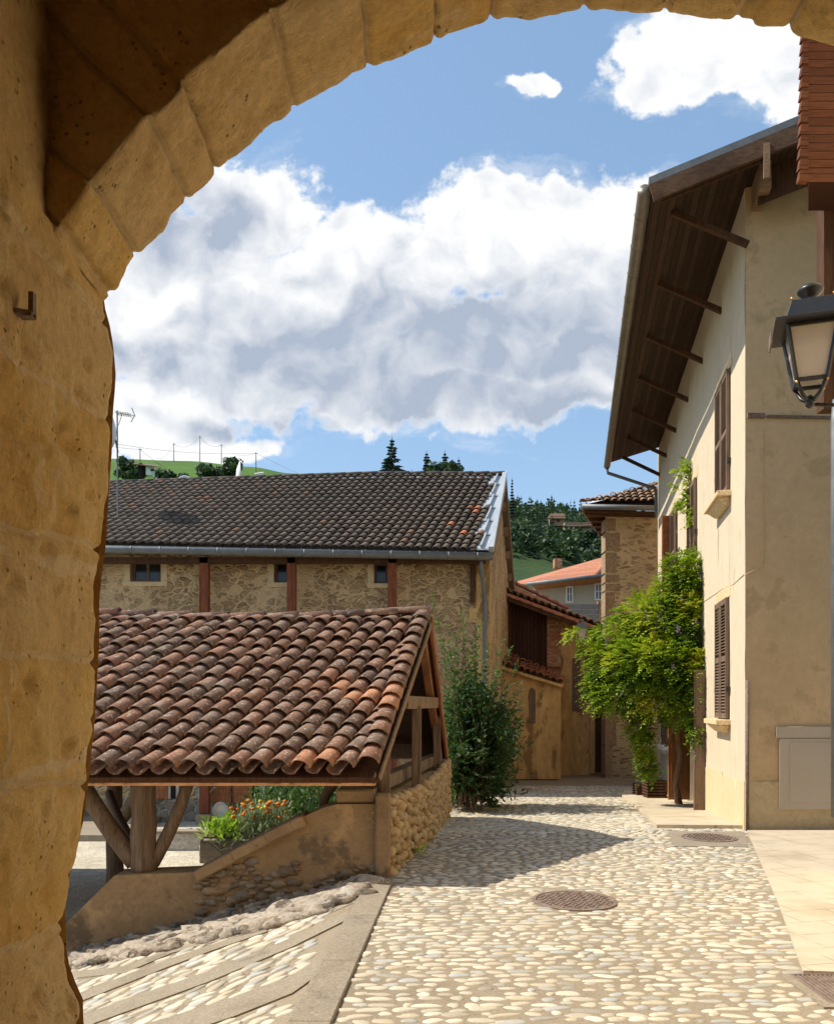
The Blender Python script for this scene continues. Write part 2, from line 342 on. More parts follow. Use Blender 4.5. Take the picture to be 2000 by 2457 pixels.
def fascia():
    m, nt, b = newmat('charred_fascia_bounce_edge'); t = nt.nodes.new('ShaderNodeTexCoord'); co = t.outputs['Object']
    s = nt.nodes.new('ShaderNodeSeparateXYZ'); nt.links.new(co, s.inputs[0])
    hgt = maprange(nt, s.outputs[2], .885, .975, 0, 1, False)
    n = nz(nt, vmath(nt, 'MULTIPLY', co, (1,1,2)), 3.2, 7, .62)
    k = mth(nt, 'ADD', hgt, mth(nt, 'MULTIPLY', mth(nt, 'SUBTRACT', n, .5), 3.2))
    c = ramp(nt, k, [(.74,.36,.15),(.42,.18,.07),(.06,.03,.016),(.022,.015,.011)], [.15,.45,.62,.9])  # orange low edge paints bounce light; the dark upper part is charring
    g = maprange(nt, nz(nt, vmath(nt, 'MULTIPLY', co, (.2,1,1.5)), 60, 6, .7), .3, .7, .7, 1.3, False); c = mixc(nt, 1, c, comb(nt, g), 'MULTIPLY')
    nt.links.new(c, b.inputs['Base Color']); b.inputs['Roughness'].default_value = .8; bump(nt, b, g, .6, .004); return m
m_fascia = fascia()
m_shut = M('brown_shutter', [(.14,.09,.062),(.21,.14,.098)], 6, .65, 60, .002, .4, (1,1,.1), .25)
m_door = M('brown_door', [(.26,.12,.05),(.33,.16,.07)], 4, .55, 50, .002, .4, (1,1,.1), .2)
m_black = M('dark_opening', [(.012,.010,.009),(.02,.017,.014)], 3, .8)
m_glass0 = newmat('window_glass'); m_wglass = m_glass0[0]
m_glass0[2].inputs['Base Color'].default_value = (.03,.035,.04,1); m_glass0[2].inputs['Roughness'].default_value = .12
HALLT = [(.15,.10,.08),(.22,.135,.095),(.32,.165,.11),(.21,.15,.115),(.37,.19,.125),(.27,.19,.145),(.33,.175,.115),(.64,.30,.16)]
m_tile = M('canal_tile', [(.12,.065,.04),(.19,.10,.065)], 10, .9, 60, .003, .7, fine=.3, rndc=HALLT, spots=[((.56,.52,.44), 26, .565, .75), ((.08,.06,.05), 7, .54, .55), ((.46,.33,.12), 9, .66, .6), ((.42,.36,.30), 3.5, .57, .45)])
m_tileb = M('dark_roof_tile', [(.07,.052,.042),(.10,.07,.055)], 4, .85, 30, .004, .6, fine=.25,
            rndc=[(.095,.075,.06),(.14,.112,.088),(.17,.138,.108),(.125,.098,.078),(.18,.142,.11),(.155,.125,.098),(.14,.112,.088),(.60,.22,.10)], spots=[((.26,.12,.06), 1.1, .64, .5), ((.24,.22,.17), 9, .60, .5)])
m_tiler = M('orange_tile', [(.42,.17,.10),(.50,.22,.13),(.36,.15,.09)], 2, .85, 9, .02, .6, fine=.2, rndc=[(.36,.15,.09),(.5,.22,.14)])
m_tilet = M('tower_tile', [(.24,.16,.11),(.32,.22,.15)], 3, .85, 9, .01, .6, fine=.2, rndc=[(.14,.09,.06),(.30,.20,.13),(.38,.24,.15),(.22,.15,.11)], spots=[((.10,.08,.06),3,.58,.7)])
m_barn = stonewall('barn_rubble', (.54,.39,.22), [(.27,.175,.095),(.40,.27,.15),(.46,.32,.18),(.34,.23,.13)], (4.6,4.6,9.5), (.08,.22), .06, .35, (.56,.41,.24), (.50,.58))
m_low = stonewall('fieldstone', (.36,.32,.26), [(.14,.12,.10),(.26,.21,.16),(.34,.28,.21)], (3.4,3.4,4.5), (.03,.10), .05, .25)
m_tower = stonewall('tower_rubble', (.52,.41,.25), [(.26,.19,.12),(.40,.31,.20),(.34,.25,.16)], (3.0,3.0,9), (.14,.24), .03, .2, (.54,.43,.27), (.50,.62))
m_ochre = M('ochre_render', [(.46,.27,.10),(.62,.40,.17),(.52,.32,.13)], 1.1, .95, 9, .02, .7, (1,1,.35), .22, spots=[((.20,.11,.05), 1.5, .53, .75), ((.66,.50,.28), 2.6, .60, .5), ((.14,.09,.05), 5, .60, .6)])
m_quoin = M('quoin_stone', [(.26,.18,.11),(.34,.25,.16)], 2, .95, 20, .01, .5)
m_brick = stonewall('old_brick', (.46,.34,.22), [(.36,.15,.08),(.42,.20,.11),(.30,.14,.08)], (2.4,2.4,9), (.02,.09), .02, .12)
m_wplast = M('wall_plaster', [(.27,.17,.085),(.36,.24,.13),(.24,.16,.09)], 1.3, .95, 26, .010, .7, fine=.18, spots=[((.12,.09,.06), 1.2, .54, .7), ((.50,.34,.17), 2.0, .60, .7)])
m_wstone = M('wall_stone', [(.20,.15,.10),(.30,.22,.14)], 5, .9, 40, .006, .6, fine=.25, rndc=[(.13,.10,.075),(.22,.16,.11),(.34,.23,.13),(.27,.24,.20),(.19,.14,.09)])
m_rub = M('golden_rubble', [(.40,.27,.13),(.52,.36,.18)], 5, .9, 30, .008, .6, fine=.2, rndc=[(.30,.20,.10),(.44,.30,.15),(.54,.38,.20),(.38,.28,.17)])
m_rock = M('pale_rock', [(.18,.14,.10),(.38,.31,.24),(.26,.21,.16)], 4, .95, 30, .02, .9, fine=.3, rndc=[(.13,.10,.07),(.20,.155,.11),(.46,.39,.31),(.28,.22,.16),(.15,.12,.09),(.38,.33,.27)], spots=[((.06,.05,.04), 5, .54, .8), ((.50,.46,.40), 3, .58, .6)])
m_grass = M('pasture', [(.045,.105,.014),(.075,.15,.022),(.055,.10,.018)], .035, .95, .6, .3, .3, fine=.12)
m_meadow = M('shaded_meadow', [(.016,.034,.010),(.032,.060,.014),(.022,.045,.012)], .05, .95, .6, .3, .3, fine=.3)  # hillside shade put into this darkened green
m_white = M('white_paint', [(.74,.74,.72),(.80,.80,.78)], 3, .5, fine=.05)
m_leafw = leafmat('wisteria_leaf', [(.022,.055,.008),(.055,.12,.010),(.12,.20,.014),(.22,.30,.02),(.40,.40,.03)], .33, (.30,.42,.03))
m_leafs = leafmat('shrub_leaf', [(.012,.035,.012),(.025,.06,.018),(.045,.09,.025),(.09,.17,.03)], .25, (.15,.3,.05))
m_leafh = leafmat('hill_leaf', [(.018,.038,.018),(.032,.058,.024),(.055,.09,.035)], .15, (.1,.2,.03))
m_leafc = leafmat('conifer_leaf', [(.022,.045,.035),(.04,.07,.06),(.07,.11,.10)], .15, (.1,.2,.1))
m_flor = M('orange_petal', [(.75,.16,.01),(.8,.25,.02)], 20, .6)
m_fyel = M('yellow_petal', [(.75,.45,.02),(.8,.5,.04)], 20, .6)
m_lilac = M('lilac_petal', [(.35,.25,.5),(.45,.33,.6)], 20, .6)
m_silver = leafmat('silver_leaf', [(.20,.24,.14),(.30,.34,.22),(.40,.43,.30)], .25, (.3,.4,.2))
m_lime = leafmat('lime_leaf', [(.10,.20,.02),(.22,.36,.04),(.36,.42,.05)], .35)
m_beige = M('cabinet_beige', [(.50,.42,.33),(.54,.46,.37)], 2, .55, 60, .001, .3, fine=.05)
def lampglass():
    m, nt, b = newmat('frosted_glass'); co = coords(nt)
    b.inputs['Base Color'].default_value = (.80,.72,.62,1); b.inputs['Roughness'].default_value = .30
    b.inputs['Transmission Weight'].default_value = .45; b.inputs['IOR'].default_value = 1.25
    bump(nt, b, nz(nt, co, 30, 4, .5), .5, .004); return m
m_lglass = lampglass()

# ================================================================ stone archway (camera stands inside it)
ACX, ACZ, AR = .65, CH+.275, 1.89
YF, YN = 2.6, 2.22
prof = [(0,.0),(-200,0),(725,-.968),(755,-.955),(780,-.946),(830,-.936),(900,-.929),(1000,-.938),(1080,-.9425),(1300,-.959),(1440,-.981),(1560,-.981),(1700,-.992),(1830,-1.007),(1950,-1.024),(2050,-1.053),(2110,-1.078),(2160,-1.0855),(2300,-1.083),(2350,-1.06),(2400,-1.03),(2457,-1.03),(2700,-1.0),(3100,-1.0)][2:]
def jambx(z):
    py = 1690-(z-CH)/YF*2000
    if py <= prof[0][0]: return prof[0][1]
    for (a, xa), (b, xb) in zip(prof, prof[1:]):
        if py <= b: return xa+(xb-xa)*(py-a)/(b-a)
    return prof[-1][1]
def nse(p, s, o=4): return noise.fractal(Vector(p)*s, .9, 2.0, o)
def gro(d, w): return math.exp(-(d/w)**2)
arch = thing('stone_archway', 'ochre stone archway framing the whole view, worn pier on the left and curved blocks overhead', 'archway', (ACX, YF, 0))
joints_z = [2.83, 2.50, 2.06, 1.70, 1.36, .98, .62]
def pier(u, v):
    Y = .12+u*(YF-.12); z = -.1+v*(2.90+.1)
    X = jambx(z)
    w = max(0, min(1, (Y-1.9)/.7)); X = -.985+(X+.985)*(.35+.65*w)
    X += .016*nse((0, Y, z), 2.3) + .008*nse((3, Y, z), 9, 5)
    for k, jz in enumerate(joints_z):
        d = z-jz-.05*math.sin(Y*2+k)-.015*nse((0,Y,k), 6); dd = gro(d, .011)*max(0, .45+.9*noise.noise(Vector((Y*2, k*3, 1))))
        X -= .030*dd
    n = noise.noise(Vector((7, Y*2.2, z*3.1)))
    if n > .32: X -= .10*(n-.32)
    n2 = noise.noise(Vector((2, Y*9, z*15)))
    if n2 > .30: X -= .060*(n2-.30)
    X -= .010*abs(noise.noise(Vector((4, Y*5, z*7))))
    # chipped outer corner
    e = YF-Y
    if e < .06: X -= (.06-e)**2*9
    return Vector((X, Y, z))
# hollows seen in the lower pier
HOL = [(2.38, 2150, .05, .035), (1.75, 2150, .035, .05), (2.46, 2265, .07, .015), (2.34, 2400, .03, .03), (2.52,2420,.02,.03), (2.15,1640,.06,.02), (1.4,1000,.05,.03),(2.35,1080,.10,.018)]
def pier2(u, v):
    p = pier(u, v)
    for hy, py, ry, rz in HOL:
        hz = CH+(1690-py)/hy*2000**-1*2000*hy/2000 if False else CH+(1690-py)/2000*hy
        d = ((p.y-hy)/ry)**2+((p.z-hz)/rz)**2
        if d < 3: p.x -= .028*math.exp(-d)
    return p
b = MB(); b.grid(pier2, 230, 300)
def tone_pier(p):
    jj = [jz+.05*math.sin(p[1]*2+k) for k, jz in enumerate(joints_z)]
    d = min(abs(p[2]-q-.015*nse((0,p[1],k), 6)) for k, q in enumerate(jj))
    row = sum(1 for q in jj if p[2] < q); vy = [1.25, 1.75, 2.22, 1.5, 2.0, 1.1, 2.3, 1.6][row % 8]+.02*math.sin(p[2]*9)
    dv = abs(p[1]-vy)
    for zc, wd in ((1.985,.030),(1.43,.034)):
        if abs(p[2]-zc-.02*math.sin(p[1]*3)) < wd*(.55+1.3*noise.noise(Vector((p[1]*5, p[2]*12, zc)))): return 1.0
    if d < .010+.010*noise.noise(Vector((p[1]*4, p[2]*9, 2))) or dv < .006: return 1.0
    return noise.cell(Vector((row*1.37+.5, 3.5 if p[1] < vy else 8.5, .5)))*.4+.4
for f_i, f in enumerate(b.f): b.r[f_i] = tone_pier(b.v[f[0]])
b.grid(lambda u, v: Vector((jambx(-.1+v*3.0)-.01-u*.9, YF+.008*nse((u, 0, v*3), 5), -.1+v*3.0)), 6, 60)   # outer face
b.build('pier', m_arch, arch, True)
def upper(u, v):      # passage side wall, carries on up past the springing behind the ring
    Y = -3+u*(YN+3+.10); z = 2.895+v*2.5
    return Vector((-.985+.02*nse((0,Y,z), 2.3)+.010*nse((3,Y,z), 9, 5), Y, z))
b = MB(); b.grid(upper, 260, 150)
b.grid(lambda u, v: Vector((-.99, -3+u*3.12, -.2+v*3.1)), 4, 4)
b.build('passage_wall', m_arch, arch, True)
# ring of voussoirs: section runs outer face -> intrados -> inner face
jpx = [(268,705),(350,628),(455,485),(532,425),(722,288),(890,175),(1040,92),(1180,62),(1400,28),(1593,26),(1765,35),(1890,60),(2050,110),(2300,200)]
def jang(px, py):
    x = (px-1000)/2000*YF-ACX; z = (1690-py)/2000*YF+CH-ACZ; return math.atan2(z, x)
JA = [jang(*j) for j in jpx]
A0 = math.atan2(CH+.965*1.3*1-ACZ, -.968-ACX); A0 = math.atan2((1690-725)/2000*YF+CH-ACZ, -.968-ACX)
A1 = math.radians(12)
sect = []
for t in np.linspace(.5, 0.02, 6): sect.append((YF, AR+t, 0))
for t in np.linspace(YF-.01, YN+.012, 34): sect.append((t, AR, 1))
for t in np.linspace(.012, 1.9, 70): sect.append((YN, AR+t**1.15, 2))
RB = [0]*len(JA)
random.seed(11); RB = [random.uniform(-.007, .010) for _ in JA]
def ring(i, nU, j):
    a = A0+(A1-A0)*i/nU; Y, r, k = sect[j]
    # which voussoir, distance to the nearest joint
    q = 0
    for n_, ja in enumerate(JA):
        if a <= ja: q = n_
    dj = min(abs(a-ja) for ja in JA)*AR
    lo = JA[q]; hi = JA[q+1] if q+1 < len(JA) else A1
    mid = 1-abs((a-(lo+hi)/2)/((lo-hi)/2+1e-6))
    p = Vector((math.cos(a)*r, 0, math.sin(a)*r))
    d = .012*nse((p.x, Y, p.z), 3.1)+.011*nse((p.x+5, Y, p.z), 10, 5)
    big = .020 if a < math.radians(78) else .008
    rr = r
    if k < 2: rr -= d+big*max(0, mid)**.5+RB[q]; rr += .014*gro(dj, .008)
    else: rr -= 0
    Y2 = Y+(0 if k == 1 else (-(d*1.2)+.02*gro(dj, .009) if k == 2 else -.0))
    if k == 2: Y2 += RB[q]*.6
    if k == 2 and r-AR < .05: rr += (.014*gro(dj,.008)-d-big*max(0, mid)**.5-RB[q])*(1-(r-AR)/.05)
    return Vector((ACX+math.cos(a)*rr, Y2, ACZ+math.sin(a)*rr))
b = MB(); nU = 520; W = len(sect)
vs = [ring(i, nU, j) for i in range(nU+1) for j in range(W)]
b.add(vs, [(i*W+j, i*W+j+1, (i+1)*W+j+1, (i+1)*W+j) for i in range(nU) for j in range(W-1)])
rt_ = [random.random()*.8 for _ in range(len(JA)+1)]
for i in range(nU):
    a = A0+(A1-A0)*(i+.5)/nU; q = sum(1 for ja in JA if a < ja); dj = min(abs(a-ja) for ja in JA)*AR
    for j in range(W-1): b.r[i*(W-1)+j] = 1.0 if dj < .0055 else rt_[q]
b.build('arch_ring', m_arch, arch, True)
# unseen gate mass: vault, right side, and back added to shut out sky light
b = MB(); b.box((-1.6,-3,5.2), (4.2,2.2,5.5)); b.box((3.4,-3,-.3), (3.9,2.2,5.2)); b.box((-1.6,-3.3,-.3), (4.2,-3,5.5)); b.box((2.45,2.23,-.3),(3.4,2.59,3.2)); b.box((-4.5,2.23,-1.2),(-1.95,2.6,5.5)); b.box((-1.95,2.7,4.4),(3.9,2.9,6.0))
b.build('vault_mass', m_arch, arch)
b = MB()      # iron pintle let into the pier
hp = Vector((-.962, 2.02, CH+(1690-752)/2000*2.02))
b.tube([hp+Vector((-.02,-.03,-.004)), hp+Vector((.03,0,0))], .008, 8); b.box(hp+Vector((.022,-.004,-.008)), hp+Vector((.034,.014,.052)))
b.box(hp+Vector((.0,-.012,-.010)), hp+Vector((.034,.014,-.001)))
b.build('pintle', m_rust, arch)

# ================================================================ ground
GP = [(-10,0),(9,0),(10.7,0),(14,-.25),(19,-.40),(24,-.50),(30,-.62),(45,-.85),(80,-1)]
def Gs(Y):
    for (a, za), (b_, zb) in zip(GP, GP[1:]):
        if Y <= b_: return za+(zb-za)*(Y-a)/(b_-a)
    return GP[-1][1]
def XK(Y): return -.655+(Y-4.22)*.0625       # left edge of the long kerb
def ramp_z(X, Y): return -.258*max(0, XK(7.4)-X)
def hit(px, py, fn):
    lo = None; Y = 2.0
    while Y < 60:
        p = P(px, py, Y)
        if p.z < fn(p.x, p.y): break
        lo = Y; Y += .05
    hi = Y; lo = lo or Y-.05
    for _ in range(25):
        mid = (lo+hi)/2; p = P(px, py, mid)
        if p.z < fn(p.x, p.y): hi = mid
        else: lo = mid
    p = P(px, py, hi); p.z = fn(p.x, p.y); return p
gs = lambda X, Y: Gs(Y)
XG = lambda Y: -.34+.2*(Y-7.5) if Y < 10 else .16+.1*(Y-10)      # gable line of the market hall
def wallX(Y): return 2.225+.1875*Y
b = MB(); ys = [-4,0,3,5,7,7.9,8.5,9,9.6,10.3,11,12,13,14,16,19,24,30,45,80]
lft = lambda Y: XK(min(Y,7.8))+.01 if Y < 7.85 else (XG(Y)-.08 if Y < 13.4 else (.35 if Y < 18 else .3))
for a, c in zip(ys, ys[1:]):
    b.face([(lft(a),a,Gs(a)),(9,a,Gs(a)),(9,c,Gs(c)),(lft(c),c,Gs(c))])
tag(b.build('road', m_mortar), 'mortar bed of the cobbled street running away between the houses', 'street', kind='structure')
b = MB(); b.box((-60,2,-1.4), (.4,60,-1.0)); tag(b.build('plaza', m_plaza), 'pale stone square lower down, seen under the roof of the open hall', 'square', kind='structure')
b = MB(); b.box((-3000,-3000,-3.4),(3000,60,-3.2)); b.box((-3000,60,-3.4),(3000,3000,-3.25)); tag(b.build('ground', m_meadow), 'valley floor under the village', 'ground', kind='structure')
# ramp of cobbled steps going down left of the kerb
b = MB(); b.face([(XK(7.4)+.0,2.2,0),(XK(7.4)+.02,7.82,0),(-4.35,7.82,ramp_z(-4.35,0)),(-4.35,2.2,ramp_z(-4.35,0))])
b.face([(XK(7.4),2.2,0),(XK(2.2),2.2,0),(XK(7.4),7.8,0)]);
rampo = tag(b.build('step_ramp', m_mortar), 'cobbled ramp of shallow steps falling away to the left of the long kerb', 'steps', kind='structure')
def rz(X, Y): return ramp_z(X, Y)
def band(pts, hw, name='step_edge'):
    b = MB(); L_ = []; R_ = []
    for i, (x, y) in enumerate(pts):
        h = hw[0]+(hw[1]-hw[0])*i/(len(pts)-1)
        L_.append(hit(x, y-h, rz)); R_.append(hit(x, y+h, rz))
    for i in range(len(pts)-1):
        a, c, d, e = L_[i], L_[i+1], R_[i+1], R_[i]; up = Vector((0,0,.009)); dn = Vector((0,0,-.05))
        b.hexa([a+dn, c+dn, d+dn, e+dn, a+up, c+up, d+up, e+up])
    return b.build(name, m_conc, rampo), L_+R_[::-1]
bands = []
for pts, hw in (([(120,2358),(166,2343),(300,2330),(410,2284),(480,2266),(640,2230)], (9,4)),
                ([(120,2428),(202,2392),(400,2315),(500,2279),(640,2232)], (12,6)),
                ([(150,2482),(230,2442),(500,2346),(700,2264),(857,2188)], (17,9)),
                ([(330,2492),(560,2420),(700,2366),(815,2286)], (25,19))):
    o, poly = band(pts, hw); bands.append(poly)
# kerb
b = MB(); kl = [(XK(y)-.0, y) for y in (2.2, 3, 4.2, 5.2, 6.3, 7.5)]
for (xa, ya), (xb, yb) in zip(kl, kl[1:]):
    b.hexa([(xa,ya+.004,-.3),(xa+.225,ya+.004,-.3),(xb+.225,yb,-.3),(xb,yb,-.3),(xa,ya+.004,.022),(xa+.225,ya+.004,.022),(xb+.225,yb,.022),(xb,yb,.022)], random.random())
tag(b.build('kerb', m_conc, bevel=.006), 'long worn concrete kerb between the street and the cobbled steps', 'kerb', kind='structure')
# raised paving
def slab(name, pix, h, label, m=m_stamp, fn=gs):
    b = MB(); pts = [hit(x, y, fn) for x, y in pix]
    for p in pts: p.z += h
    b.prism([p-Vector((0,0,.25)) for p in pts], (0,0,.25)); o = b.build(name, m)
    tag(o, label, 'pavement', kind='structure'); return [(p.x, p.y) for p in pts]
EX = []
EX.append(slab('pavement', [(1575,1988),(1545,1958),(1518,1935),(1490,1912),(1500,1898),(1640,1893),(1700,1940),(1795,1990)], .05, 'sunlit stamped paving at the foot of the cream house by the open door'))
EX.append(slab('pavement', [(1791,1996),(1830,2085),(1870,2180),(1902,2270),(1926,2337),(2140,2345),(2400,2345),(2400,1996)], .02, 'pale stamped footway along the right edge leading to the drain'))
b = MB()
fr = [hit(x, y, gs) for x, y in ((1602,1996),(1786,1997),(1795,2034),(1617,2032))]
for p in fr: p.z += .006
b.face(fr); tag(b.build('pavement', m_conc), 'concrete surround of the manhole cover near the house corner', 'pavement', kind='structure'); EX.append([(p.x,p.y) for p in fr])
EX.append([(XK(y)-.3, y) for y in (2,8)]+[(XK(y)+.235, y) for y in (8,2)])
# manhole covers
def manhole(px, py, rad, label, h):
    c = hit(px, py, gs); t = thing('manhole_cover', label, 'manhole cover', c, 'round iron manhole covers in the street')
    b = MB(); b.lathe(c, [(rad,-.02),(rad,h),(rad-.03,h+.003),(rad-.035,h-.004),(rad-.036,-.02)], 40); b.build('rim', m_rust, t)
    b = MB(); b.lathe(c+Vector((0,0,0)), [(rad-.04,-.02),(rad-.04,h)], 40)
    k = 0; s_ = .045
    for i in range(-12, 13):
        for j in range(-12, 13):
            x, y = i*s_+(j%2)*s_/2, j*s_*.9
            if x*x+y*y < (rad-.06)**2:
                q = Vector((x, y, h)); l = .017; w = .008
                if (i+j) % 2: l, w = w, l
                b.box(c+q-Vector((l,w,0)), c+q+Vector((l,w,.006)))
    b.build('cover', m_rust, t)
    EX.append([(c.x+(rad+.01)*math.cos(a*.5), c.y+(rad+.01)*math.sin(a*.5)) for a in range(13)])
manhole(1378, 2163, .345, 'rusty round manhole cover in the middle of the cobbled street', .012)
manhole(1700, 2012, .325, 'brown round manhole cover set in concrete beside the house corner', .014)
# drain grate
g0 = hit(1948, 2338, gs); g1 = hit(1948, 2412, gs)
t = thing('drain_grate', 'rusty square drain grate in a concrete frame at the lower right', 'drain', Vector((g0.x+.35, (g0.y+g1.y)/2, 0)))
b = MB(); x0, x1, y0, y1 = 2.22, 2.78, g1.y+.0, g0.y-.02
b.box((x0-.06,y0-.06,-.1),(x0,y1,.010)); b.box((x1,y0-.06,-.1),(x1+.06,y1,.010)); b.box((x0,y0-.06,-.1),(x1,y0,.010)); b.build('frame', m_conc, t)
b = MB()
for i in range(22): b.box((x0+.012+i*.0265, y0+.015, -.03), (x0+.026+i*.0265, y1-.015, .008))
b.box((x0,y0,-.03),(x0+.01,y1,.009)); b.box((x1-.01,y0,-.03),(x1,y1,.009)); b.box((x0+.012,y0,-.03),(x1-.012,y0+.013,.009)); b.box((x0+.012,y1-.013,-.03),(x1-.012,y1,.009)); b.build('bars', m_rust, t)
b = MB(); b.box((x0,y0,-.1),(x1,y1,-.06)); b.build('pit', m_black, t)
EX.append([(x0-.07,y0-.07),(x1+.2,y0-.07),(x1+.2,y1+.05),(x0-.07,y1+.05)])
# cobbles
def inside(x, y, poly):
    c = False; n = len(poly); j = n-1
    for i in range(n):
        xi, yi = poly[i][0], poly[i][1]; xj, yj = poly[j][0], poly[j][1]
        if (yi > y) != (yj > y) and x < (xj-xi)*(y-yi)/(yj-yi)+xi: c = not c
        j = i
    return c
def pebble(b, x, y, z, lx, ly, h, ang, seg, tilt=0.0, rnd=.5):
    ca, sa = math.cos(ang), math.sin(ang); vs = []; e = random.uniform(1.7, 2.5); o = random.random()*9
    sk = random.uniform(-.25, .25)
    for (f, hh) in ((1, -.35), (.93, .35), (.66, .82), (.25, 1)):
        for k in range(seg):
            q = 2*math.pi*k/seg; cx = math.cos(q); cy = math.sin(q)
            rr = f*(1+.10*math.sin(q*2+o)+.08*math.sin(3*q+o*2)+.04*math.sin(5*q+o))
            u_ = math.copysign(abs(cx)**(2/e), cx)*lx*rr*(1+sk*cy*.3); v_ = math.copysign(abs(cy)**(2/e), cy)*ly*rr*(1+sk*cx)
            vs.append((x+u_*ca-v_*sa, y+u_*sa+v_*ca, z+h*hh+tilt*u_))
    fs = [(i*seg+k, i*seg+(k+1)%seg, (i+1)*seg+(k+1)%seg, (i+1)*seg+k) for i in range(3) for k in range(seg)]+[tuple(3*seg+k for k in range(seg))]
    b.add(vs, fs, rnd)
random.seed(5)
b = MB(); y = 2.7; npeb = 0
while y < 21:
    far = max(0, (y-4)/10)
    sy = .074+.008*random.random() if y < 12 else .13
    x = max(lft(y), -.5)-random.random()*.15; xe = min(y*.52+.25, wallX(y) if y > 10.5 else 99)
    off = 0
    while x < xe:
        lx = random.uniform(.036, .086)*random.choice((1, 1, 1.2, .7)); 
        if y > 12: lx *= 1.35
        yy_ = y+random.uniform(-.022, .022)+.03*noise.noise(Vector((x*.8, y*.8, 0)))
        ly = random.uniform(.024, .038)*(1.5 if y > 12 else 1)
        if not any(inside(x, yy_, e) for e in EX) and x+lx > lft(yy_) and random.random() > .02:
            ang = random.gauss(0, .14)
            if y > 8.2 and x < 2.2: ang += .25
            pebble(b, x, yy_, Gs(yy_)-.003, lx*.98, ly, random.uniform(.006, .013), ang, 12 if y < 7 else (9 if y < 11 else 6), 0, random.random()); npeb += 1
        x += lx+random.uniform(.050, .082)
    y += sy
tag(b.build('cobblestones', m_peb, smooth=True), 'rounded pale river cobbles set all over the street', 'cobbles', kind='structure')
b = MB(); y = 3.9
while y < 7.5:
    x = -.72-random.random()*.15
    while x > -3.9:
        lx = random.uniform(.045, .095); yj = y+random.uniform(-.02, .02)
        px_ = 1000+2000*x/yj
        pj = (px_, 1690+2000*(CH-ramp_z(x, yj))/yj)
        rockline = 2130+max(0, (880-px_))*.28 if px_ > 400 else 2264+(400-px_)*.26
        if pj[1] > rockline and x+lx < XK(yj)-.03 and not any(inside(x, yj, p) or inside(x+lx*.5, yj, p) or inside(x-lx*.5, yj, p) for p in bands):
            pebble(b, x, yj, ramp_z(x, yj)-.002, lx, random.uniform(.026,.042), random.uniform(.008,.014), random.gauss(.35,.15), 12, .258, random.random())
        x -= lx+random.uniform(.06,.10)
    y += .082
tag(b.build('cobblestones', m_peb, smooth=True), 'pale oval cobbles between the concrete edges of the steps', 'cobbles', kind='structure')
# ================================================================ open market hall (left middle)
hall = thing('market_hall', 'low open market hall with mossy brown canal tile roof on timber posts', 'market hall', (-3, 10, -1))
EY, EZ, RY, RZ_, BY, BZ = 7.5, .96, 10.0, 2.58, 13.3, .80
ZE = EZ+.035
def tile(b, o, ax, rt, nr, ln, r0, r1, rnd, lift0=.035, lift1=.0, thick=.012, seg=6, inv=1):
    # r1 upper (narrow) end, r0 lower (wide) end ; o = lower end centre
    vs = []
    for (s_, r, l) in ((0, r0, lift0), (ln, r1, lift1)):
        for tk in (0, thick):
            for k in range(seg+1):
                a = math.pi*k/seg
                vs.append(o+ax*s_+rt*(math.cos(a)*(r-tk))+nr*(inv*math.sin(a)*(r-tk)*.80+l))
    n = seg+1
    fs = [(k, 2*n+k, 2*n+k+1, k+1) for k in range(seg)]+[(k, k+1, n+k+1, n+k) for k in range(seg)]+[(n+k, n+k+1, 3*n+k+1, 3*n+k) for k in range(seg)]
    fs += [(0, n, 3*n, 2*n), (seg, 2*n+seg, 3*n+seg, n+seg)]
    b.add(vs, fs, rnd)
random.seed(3)
b = MB(); ub = MB()
slope = Vector((.38, RY-EY, RZ_-EZ)); SL = slope.length; axh = slope.normalized()
def verge_x(t): return XG(EY+(RY-EY)*t)
def sag(x): return .05*math.sin((x+3)*1.1)*.5-.012
exp_ = SL/14.0; tl = exp_*1.55
k = 0
while k < 42:
    x0 = XG(EY)-.10-k*.198+ .0
    for r in range(-3 if False else 0, 14):
        t = (r*exp_)/SL
        o = Vector((x0+.95*t*1.0*(1.0), EY+(RY-EY)*t-.05, ZE-.0+(RZ_-EZ)*t))
        lim = verge_x(t)-.21
        if o.x > lim+.06: continue
        jx = random.uniform(-.012, .012); jr = random.uniform(-.07, .07)
        ax = Vector((.95*.98, RY-EY, RZ_-EZ)).normalized(); ax = (ax+Vector((jr, 0, random.uniform(-.01,.025)))).normalized()
        nr = Vector((0, -(RZ_-EZ), RY-EY)).normalized(); rt = ax.cross(nr).normalized(); nr = rt.cross(ax).normalized()
        q = random.random()*.86
        if k in (2,) and r in (5,): q = 1
        if (k, r) in ((2,0),(3,0),(4,6),(3,5)) : q = .97
        o += Vector((jx, random.uniform(-.025, .025), .03+random.uniform(-.006, .010)+.03*math.sin(x0*1.3)*math.sin(t*3)))
        tile(b, o, ax, rt, nr, tl if r < 13 else exp_*.95, .094+random.uniform(-.004,.006), .074, q, .045+random.uniform(0,.016), .0)
        # channel tile between
        oc = o+Vector((-.099, 0, -.035)); tile(b, oc, ax, rt, nr, tl, .075, .085, random.random()*.8, .06, .03, inv=-1, seg=4)
    k += 1
# extra columns feeding in above (they start part way up the verge)
for k in range(1, 4):
    x0 = XG(EY)-.10+k*.198
